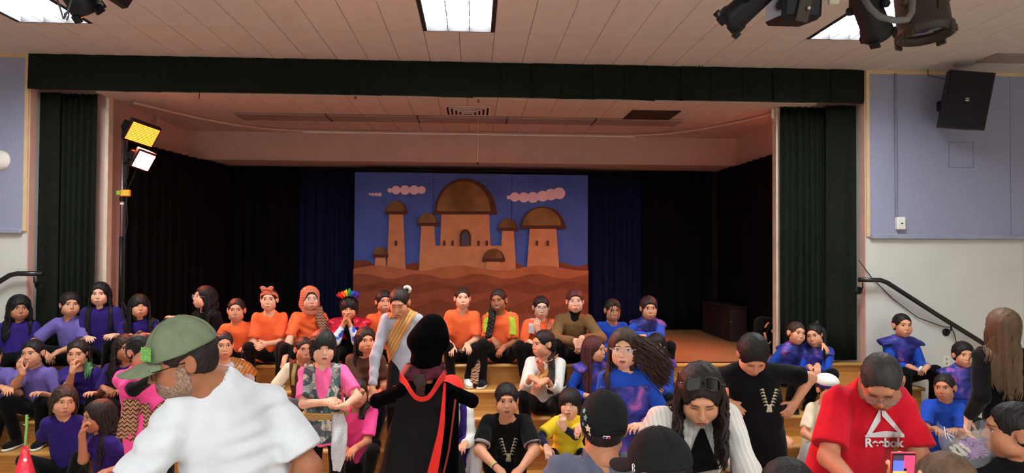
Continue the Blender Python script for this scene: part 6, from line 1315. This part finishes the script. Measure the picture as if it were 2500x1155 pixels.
# ---------------- black cape, collar and hat
K = J['b11']; hc, nb = K['hc'], K['nb']
S = Shape().u(ell(at(1045, 834, 4.6), (.14, .13, .105))).u(ell(at(1056, 797, 4.62), (.08, .085, .08)), .09).u(ell(at(1040, 878, 4.6), (.104, .13, .075)), .04); S.d(wob(2, .004, 12, 26)); c_ = at(1046, 836, 4.6); V_, Q = surf(S, c_-.26, c_+.26, .011); hat = Geo().add(V_, Q).obj('soft_hat', C_velvet, K['root'])
S = Shape().u(fcone(at(1036, 918, 4.6), at(1038, 888, 4.6), .165, .12, (1, 0, 0), .8)); S.i(half(at(1042, 888, 4.6), (0, 0, 1)), .004); S.i(half(at(1036, 922, 4.6), (.12, 0, -1)), .004); S.d(wob(6, .007, 60, 90)); V_, Q = surf(S, at(1038, 905, 4.6)-.22, at(1038, 905, 4.6)+.22, .009); Geo().add(V_, Q).obj('hat_band', C_burg, hat)
rs = np.random.RandomState(3); A = [[at(1026+rs.normal()*8, 915, 4.44), at(1026+rs.normal()*8, 935, 4.42), at(1026+rs.normal()*7, 952, 4.42), at(1027+rs.normal()*6, 968, 4.43)] for _ in range(40)]; V_, Q = tubes(np.array(A), np.tile([[.006, .006, .005, .002]], (40, 1)), 5, .8); Geo().add(V_, Q).obj('hair_ends', hair_mat('brown', HAIRC['brown']), K['root'])
S = Shape().u(fcone(nb-[0, -.02, .12], nb-[0, 0, .04], .17, .115, (1, 0, 0), .7)); S.u(fcone((nb[0]-.06, nb[1]-.04, .05), nb-[.0, -.0, .16], .42, .17, (1, 0, 0), .5), .06)
def folds_(p): return (np.sin(p[:, 0]*F32(34)+2*np.sin(p[:, 0]*9)+p[:, 2]*2)*F32(.012)*np.clip((F32(1.15)-p[:, 2])*2, 0, 1.2)).astype(F32)
S.d(folds_); S.i(half((0, 0, .04), (0, 0, -1)), .01); S.s(fcone((nb[0], nb[1]-.0, -.1), nb-[0, 0, .2], .29, .13, (1, 0, 0), .5), .01); S.i(half(nb+[0, .1, 0], (0, 1, 0)), .01); S.s(ell(nb+[0, -.1, .02], (.065, .12, .12)), .01)
V_, Q = surf(S, (nb[0]-.5, nb[1]-.45, .0), (nb[0]+.5, nb[1]+.3, nb[2]+.1), .014); Geo().add(relax(V_, Q, 1), Q).obj('cape', C_satin, K['root'])
ribbon('cape_lining', C_redf, [at(1086, 935, 4.42), at(1083, 990, 4.38), at(1078, 1050, 4.34), at(1066, 1110, 4.31), at(1052, 1175, 4.28), at(1046, 1300, 4.25)], [.006, .012, .018, .026, .034, .04], K['root'], side=(1, -.2, 0))
ribbon('red_collar', C_redf, [at(978, 921, 4.5), at(992, 934, 4.42), at(1003, 955, 4.38), at(1014, 970, 4.36), at(1028, 976, 4.35), at(1045, 972, 4.36), at(1058, 955, 4.38), at(1072, 930, 4.42), at(1086, 914, 4.5)], [.03, .022, .016, .014, .014, .014, .016, .024, .03], K['root'], side=(0, -.15, 1), n=30)
ribbon('cape_edge', fabric('gold_edge', (150, 60, 50)), [at(1112, 975, 4.45), at(1104, 1040, 4.42), at(1096, 1100, 4.4), at(1082, 1160, 4.38)], .006, K['root'], side=(1, 0, 0))
S = Shape().u(rcone(at(1102, 960, 4.55), at(1095, 1240, 4.45), .05, .06)); V_, Q = surf(S, at(1095, 1240, 4.5)-.15, at(1102, 960, 4.5)+.15, .014); Geo().add(V_, Q).obj('cape_front', C_velvet, K['root'])
# ---------------- grown-ups' things
K = J['m55']; M_gcap = mat('faded_green_canvas', (112, 124, 98), .9, .14, 25, .4, 120)
cap, LW = ball_cap(K, M_gcap, tilt=4, size=1.04, ztop=.012)
S = Shape()
n_ = L2W(K, (0, -.098, .075)); Mx = np.eye(4); fx = K['Rh']@unit([-.55, -.8, .3]); 
MB().bbox((-.0275, -.0235, 0), (.0275, .0235, .003), .002, M=(np.stack([unit(np.cross([0, 0, 1], K['Rh']@np.array([.45, -.85, .25]))), unit(np.cross(K['Rh']@np.array([.45, -.85, .25]), unit(np.cross([0, 0, 1], K['Rh']@np.array([.45, -.85, .25]))))), unit(K['Rh']@np.array([.45, -.85, .25]))], 1), L2W(K, (.042, -.09, .062)))).build('cap_patch', ramp_mat('green_patch', 'voronoi', [(.1, (190, 226, 150)), (.35, (120, 186, 90)), (.7, (100, 160, 80))], .7, 130), cap)
BS = head_shape('man'); S = Shape().u(lambda p: BS(p)-F32(.0035)); Rg = Shape().u(ell((0, -.055, -.078), (.07, .066, .052))); Rg.u(ell((.06, -.018, -.05), (.03, .022, .05)), .02); Rg.u(ell((-.06, -.018, -.05), (.03, .022, .05)), .02); S.i(Rg, .008); S.s(rcone((-.014, -.095, -.061), (.014, -.095, -.061), .008), .004); S.s(rcone((0, -.1, -.025), (0, -.12, -.025), .017), .006)
M_beard = ramp_mat('grey_beard', 'noise', [(.35, (110, 84, 70)), (.7, (168, 140, 122))], .9, 140, bump=.4); sdf_obj(K, 'beard', M_beard, S, (-.08, -.12, -.12), (.08, .05, .0), .005)
g = make_glasses(K, ('black', 'sun')); g.name = 'sunglasses'
K = J['m37']; M_bcap = mat('black_wool_cap', (20, 20, 21), .95, .15, 40, .2, 200); cap, LW = ball_cap(K, M_bcap, bill=True, tilt=2, size=1.06, ztop=.012, zc=-.026)
def on_cap(K, px, py, size=(.03, .02)):
    """frame on the cap crown where the photo ray meets it"""
    E = ell(L2W(K, (0, .012, .03)), np.array((.0925, .1115, .114))*K['s'], K['Rh']); d = CF+(px-1250)/FPX*CR-(py-577.5)/FPX*CU; tt_ = np.linspace(K['hc'][1]-.4, K['hc'][1]+.1, 400)/d[1]; P = CAM+tt_[:, None]*d; v = E(P.astype(F32)); i = int(np.argmax(v < 0)); p = P[i]
    if not (v < 0).any(): return None
    n_ = unit([float(E((p+e)[None].astype(F32))[0]-E((p-e)[None].astype(F32))[0]) for e in np.eye(3)*.004]); u = unit(np.cross([0, 0, 1], n_)); return p, u, np.cross(n_, u), n_
fr = on_cap(K, 1481, 1068)
if fr:
    p, u, w, n_ = fr; MB().bbox((-.015, -.0065, -.002), (.015, .0065, .0025), .002, M=(np.stack([u, w, n_], 1), p)).build('league_patch', mat('logo_white', (226, 226, 230), .6), cap)
    for x0, x1, m_ in ((-.0135, -.001, mat('logo_navy', (40, 36, 90), .6)), (.001, .0135, mat('logo_red', (190, 30, 50), .6))): MB().bbox((x0, -.005, .0025), (x1, .005, .0032), .001, M=(np.stack([u, w, n_], 1), p)).build('league_patch', m_, cap)
    q = MB(); q.tube([p+u*-.002+w*-.004+n_*.004, p+u*.002+w*.002+n_*.004, p+u*.004+w*.004+n_*.004], .0012, 5).build('league_figure', mat('logo_white', (226, 226, 230), .6), cap)
def star(p, u, w, n_, r, m, parent, name, k=5, inner=.5):
    pts = [((r if i % 2 == 0 else r*inner)*math.cos(i*math.pi/k+.3), (r if i % 2 == 0 else r*inner)*math.sin(i*math.pi/k+.3)) for i in range(2*k)]
    MB().poly(pts, p, u, w, .003).build(name, m, parent)
for px, py, r, col in ((1436, 1046, .017, (226, 206, 176)), (1430, 1020, .014, (100, 170, 160)), (1427, 1003, .012, (120, 190, 180)), (1424, 1035, .008, (90, 150, 190)), (1440, 1060, .008, (200, 160, 150))):
    fr = on_cap(K, px, py)
    if fr: star(*fr, r, mat('petal_%d' % col[0], col, .7), cap, 'flower_patch')
K = J['m38']; cap, LW = ball_cap(K, M_bcap, bill=True, tilt=2, size=1.04, ztop=.012, zc=.012)
fr = on_cap(K, 1547, 1142)
if fr:
    p, u, w, n_ = fr; q = MB(); q.tube([p+u*-.006+w*-.012, p+u*-.007+w*.01, p+u*.0+w*.014, p+u*.006+w*.006, p+u*.0+w*-.0, p+u*.006+w*-.008, p+u*.0+w*-.014], .0016, 5).build('cap_mark', mat('logo_white', (226, 226, 230), .6), cap)
fr = on_cap(K, 1645, 1152)
# red tee print
K = J['m44']; M_prt = mat('white_print', (224, 222, 222), .7)
def print_poly(K, pts, name='shirt_print', m=M_prt, off=.010):
    """printed shape that follows the cloth: fan of quads on the shirt surface"""
    P = [onto(K, x, y, off=off) for x, y in pts]
    if any(p is None for p in P): return None
    n = len(P)//2; mb = MB(); mb.add(P, [(i, i+1, 2*n-2-i, 2*n-1-i) for i in range(n-1)]); return mb.build(name, m, K['root'])
def lerp2(a, b, n): return [tuple(np.array(a)*(1-t_)+np.array(b)*t_) for t_ in np.linspace(0, 1, n)]
def bar(a0, a1, b0, b1, n=9): return lerp2(a0, a1, n)+lerp2(b1, b0, n)
print_poly(K, bar((2150, 994), (2113, 1066), (2150, 1028), (2126, 1062)))
print_poly(K, bar((2152, 992), (2208, 1062), (2154, 1016), (2192, 1056)))
top_ = [(2112+x, 1067-14*math.sin(math.pi*(x+12)/130)) for x in np.linspace(0, 96, 12)]; bot_ = [(2112+x, 1067+1) for x in np.linspace(0, 96, 12)]
print_poly(K, top_+bot_[::-1])
def word(K, txt, px, py, size, m=M_prt):
    cu = bpy.data.curves.new('shirt_word', 'FONT'); cu.body = txt; cu.size = size; cu.align_x = 'CENTER'; cu.align_y = 'CENTER'; cu.offset = size*.035; ob = bpy.data.objects.new('shirt_word', cu); COL.objects.link(ob)
    me = bpy.data.meshes.new_from_object(ob.evaluated_get(bpy.context.evaluated_depsgraph_get())); bpy.data.objects.remove(ob); ok = True
    import bmesh; bm = bmesh.new(); bm.from_mesh(me); bmesh.ops.triangulate(bm, faces=bm.faces[:]); bmesh.ops.subdivide_edges(bm, edges=bm.edges[:], cuts=2, use_grid_fill=True); bm.to_mesh(me); bm.free()
    for v in me.vertices:
        q = onto(K, px+v.co.x, py-v.co.y, off=.018)
        if q is None: ok = False; continue
        v.co = Vector(q)
    me.materials.clear(); me.materials.append(m)
    if ok: link('shirt_word', me, K['root'])
word(K, 'Reebok', 2158, 1082, 30)
# cardigan woman: black top showing, sunglasses on her head
K = J['w39']; strip(K, 'black_top', C_black, [(1714, 1046), (1712, 1075), (1712, 1105), (1716, 1150)], [.008, .03, .05, .075], side=(1, 0, 0), off=.022, wav=0)
g = MB(); lens = MB(); M_sg = mat('sunglass_black', (12, 12, 14), .15, spec=.7); ux = K['Rh']@np.array([1, 0, 0])
def sgp(x, z): return L2W(K, (x, -.075-.03*0, .0))*0+L2W(K, (x, -.088+.55*max(0, z-.06)-.9*abs(x)*abs(x)*3, z))
for sg_ in (-1, 1):
    a = np.linspace(0, 2*math.pi, 19); P = [sgp(sg_*.034+.027*math.copysign(abs(math.cos(t_))**.6, math.cos(t_)), .114+.022*math.copysign(abs(math.sin(t_))**.6, math.sin(t_))) for t_ in a]; g.tube(P, .003, 6, cap=False); lens.add(P[:-1], [tuple(range(18))]); g.tube([sgp(sg_*.066, .118), L2W(K, (sg_*.084, -.03, .085)), L2W(K, (sg_*.086, .05, .06))], .003, 6)
g.tube([sgp(-.007, .12), sgp(.007, .12)], .0028, 6); g = g.build('sunglasses', M_sg, K['root'], True); lens.build('lens', M_sg, g)
# patterned collars of the children's black tees are plain; phone, flowers, rose, backpack follow
# ---------------- phone held up by the person with brown hair
K = J['h51']; pc = at(2202, 1163, 2.2); ph = thing('phone', 'phone in a red case filming the stage, held up at the bottom right', 'phone', tuple(pc)); Rm = rotm('Z', -4)@rotm('X', 6)
MB().bbox((-.039, -.006, -.08), (.039, .004, .08), .006, M=(Rm, pc)).build('case', mat('phone_red', (206, 30, 60), .35), ph); MB().bbox((-.0365, -.0075, -.0775), (.0365, -.006, .0775), .002, M=(Rm, pc)).build('bezel', mat('phone_black', (10, 10, 12), .2), ph)
for lo, hi, col in (((-.034, .055), (.0, .072), (40, 30, 40)), ((0, .03), (.034, .072), (200, 40, 70)), ((-.034, .02), (.0, .055), (60, 70, 200)), ((-.034, -.01), (.01, .02), (230, 120, 50)), ((.01, -.03), (.034, .03), (190, 40, 70)), ((-.034, -.04), (.01, -.01), (220, 160, 70)), ((-.034, -.074), (.034, -.04), (60, 40, 46))):
    MB().box((lo[0], -.0082, lo[1]), (hi[0], -.0075, hi[1]), M=(Rm, pc)).build('screen_image', mat('screen_%d_%d' % (col[0], col[2]), col, .4, .2, 60, emit=col, es=.8), ph)
# ---------------- bouquet
bq = at(2366, 1128, 3.1); B = thing('flower_bouquet', 'bouquet of purple and white flowers in clear wrap, held by the woman in black', 'bouquet', tuple(bq-[0, 0, .3])); rs = np.random.RandomState(8)
M_pu, M_pw, M_gr = fabric('petal_purple', (168, 120, 180)), fabric('petal_cream', (222, 216, 196)), fabric('leaf_green', (84, 112, 66))
def blossom(c, r, m, k=11):
    S_ = []; ax = unit([rs.uniform(-.5, .5), -.6, .9]); u = unit(np.cross(ax, [1, 0, .2])); w = np.cross(ax, u); A = []
    for ring_, (tilt_, rr_) in enumerate(((.25, 1.), (.6, .85), (1.0, .6))):
        for i in range(k):
            a = 6.283*i/k+ring_*.3; d_ = unit(math.cos(tilt_)*(math.cos(a)*u+math.sin(a)*w)+math.sin(tilt_)*ax); A.append([c, c+d_*r*rr_*.5, c+d_*r*rr_*.85+ax*.004, c+d_*r*rr_])
    V_, Q = tubes(np.array(A), np.tile(np.array([[.002, .005, .005, .001]])*r/.035, (len(A), 1)), 5, .5); return Geo().add(V_, Q).obj('blossom', m, B)
for px, py, r, m in ((2376, 1090, .045, M_pu), (2352, 1092, .035, M_pu), (2392, 1105, .04, M_pu), (2365, 1108, .04, M_pu), (2382, 1122, .042, M_pu), (2398, 1088, .03, M_pu)): blossom(at(px, py, 3.1+rs.uniform(-.03, .03)), r, m)
for px, py in ((2324, 1098), (2334, 1092), (2344, 1102), (2330, 1108), (2340, 1114), (2352, 1110), (2322, 1112), (2346, 1090), (2360, 1100), (2334, 1122), (2405, 1100), (2410, 1112), (2348, 1124)): blossom(at(px, py, 3.08+rs.uniform(-.02, .02)), .017, M_pw, 8)
for i in range(9):
    a_ = at(2335+rs.uniform(0, 60), 1125, 3.1+rs.uniform(-.03, .03)); MB().tube([a_, bq+[rs.uniform(-.02, .02), rs.uniform(-.02, .02), -.3]], .003, 5).build('stem', M_gr, B, True)
wr_ = MB(); n = 22; vs_ = []
for j, (h_, r_) in enumerate(((-.3, .022), (-.12, .05), (.0, .085), (.08, .115), (.15, .125))):
    for i in range(n): a = 6.283*i/n; rr_ = r_*(1+.07*math.sin(5*a+j)); vs_.append(bq+np.array([rr_*math.cos(a)*1.15, rr_*math.sin(a)*.8, h_+.03*math.sin(3*a)*(j == 4)]))
wr_.add(vs_, [(j*n+i, j*n+(i+1) % n, (j+1)*n+(i+1) % n, (j+1)*n+i) for j in range(4) for i in range(n)])
wr_.build('clear_wrap', mat('cellophane', (235, 240, 245), .08, 0, spec=.9, alpha=.16), B, True)
for a_, b_ in (((2305, 1042), (2310, 1072)), ((2313, 1062), (2324, 1080)), ((2330, 1068), (2312, 1058))): MB().tube([at(*a_, 3.05), at(*b_, 3.05)], .002, 5).build('wrap_crease', mat('crease_white', (245, 245, 250), .2), B, True)
# ---------------- wrapped rose at the lower left, held by someone just below the frame
rb = at(62, 1160, 2.3); rz = thing('wrapped_rose', 'single cut rose held upside down, green stem up and red wrap below', 'flower', tuple(rb))
M_stem = mat('rose_stem', (120, 160, 84), .55, .15, 30)
st = MB().tube([at(65, 1013, 2.3), at(65, 1040, 2.3), at(63, 1065, 2.3), at(61, 1102, 2.3)], [.0042, .0038, .004, .0036], 9).build('stem', M_stem, rz, True)
for px, py, dx in ((68, 1022, 1), (60, 1038, -1)): c_ = at(px, py, 2.3); MB().tube([c_-[dx*.004, 0, 0], c_+[dx*.006, 0, .003]], [.003, .0006], 6).build('thorn', M_stem, rz, True)
MB().lathe([(.0075, .02), (.012, 0), (.022, -.04), (.034, -.09), (.04, -.16), (.03, -.2)], at(61, 1105, 2.3), (0, 0, 1), 18).build('red_wrap', mat('red_foil', (224, 34, 60), .25, .15, 30, .4, 60, spec=.7), rz, True)
MB().lathe([(.0085, .006), (.0095, 0), (.0085, -.006)], at(62, 1101, 2.3), (0, 0, 1), 12).build('white_tie', mat('paper_white', (225, 222, 215), .8), rz, True); MB().lathe([(.006, 0), (.005, .004)], at(62, 1123, 2.27), (0, -1, 0), 10).build('sticker', mat('paper_white', (225, 222, 215), .8), rz, True)
# ---------------- backpack on the stage behind the right curtain
c_ = at(1876, 830, 7.75); bp = thing('backpack', 'black backpack with peach stripes on the stage by the right curtain', 'backpack', (c_[0], 7.75, SZ))
S = Shape().u(rbox((c_[0], 7.75, SZ+.2), (.15, .1, .2), np.eye(3), .07)); S.u(rbox((c_[0]-.01, 7.65, SZ+.13), (.11, .05, .1), np.eye(3), .04), .02); S.d(wob(4, .008)); V_, Q = surf(S, (c_[0]-.25, 7.5, SZ), (c_[0]+.25, 7.95, SZ+.5), .012); Geo().add(V_, Q).obj('bag', C_black, bp)
for pts in ([(1868, 800), (1872, 793), (1877, 788)], [(1866, 812), (1869, 822), (1871, 830)], [(1884, 806), (1890, 816)], [(1876, 840), (1882, 834)], [(1890, 845), (1894, 832)]): MB().tube([at(*p, 7.6) for p in pts], .011, 6).build('stripe', fabric('peach_strap', (222, 170, 130)), bp, True)
MB().tube([(c_[0]-.03, 7.75, SZ+.39), (c_[0]-.02, 7.75, SZ+.44), (c_[0]+.02, 7.75, SZ+.44), (c_[0]+.03, 7.75, SZ+.39)], .009, 6).build('handle', C_black, bp, True)
# small bottle in the hands of the boy at the wall
c_ = at(2247, 900, 6.46); tt = thing('small_bottle', 'small clear bottle in the hands of the boy against the wall', 'bottle', tuple(c_)); MB().lathe([(.014, -.03), (.016, -.02), (.016, .015), (.008, .025), (.008, .034)], c_, (.5, -.2, .8), 14).build('bottle_body', mat('pale_plastic', (190, 205, 210), .2), tt, True); MB().lathe([(.009, .03), (.009, .042)], c_, (.5, -.2, .8), 12).build('bottle_cap', M_blkp, tt, True)
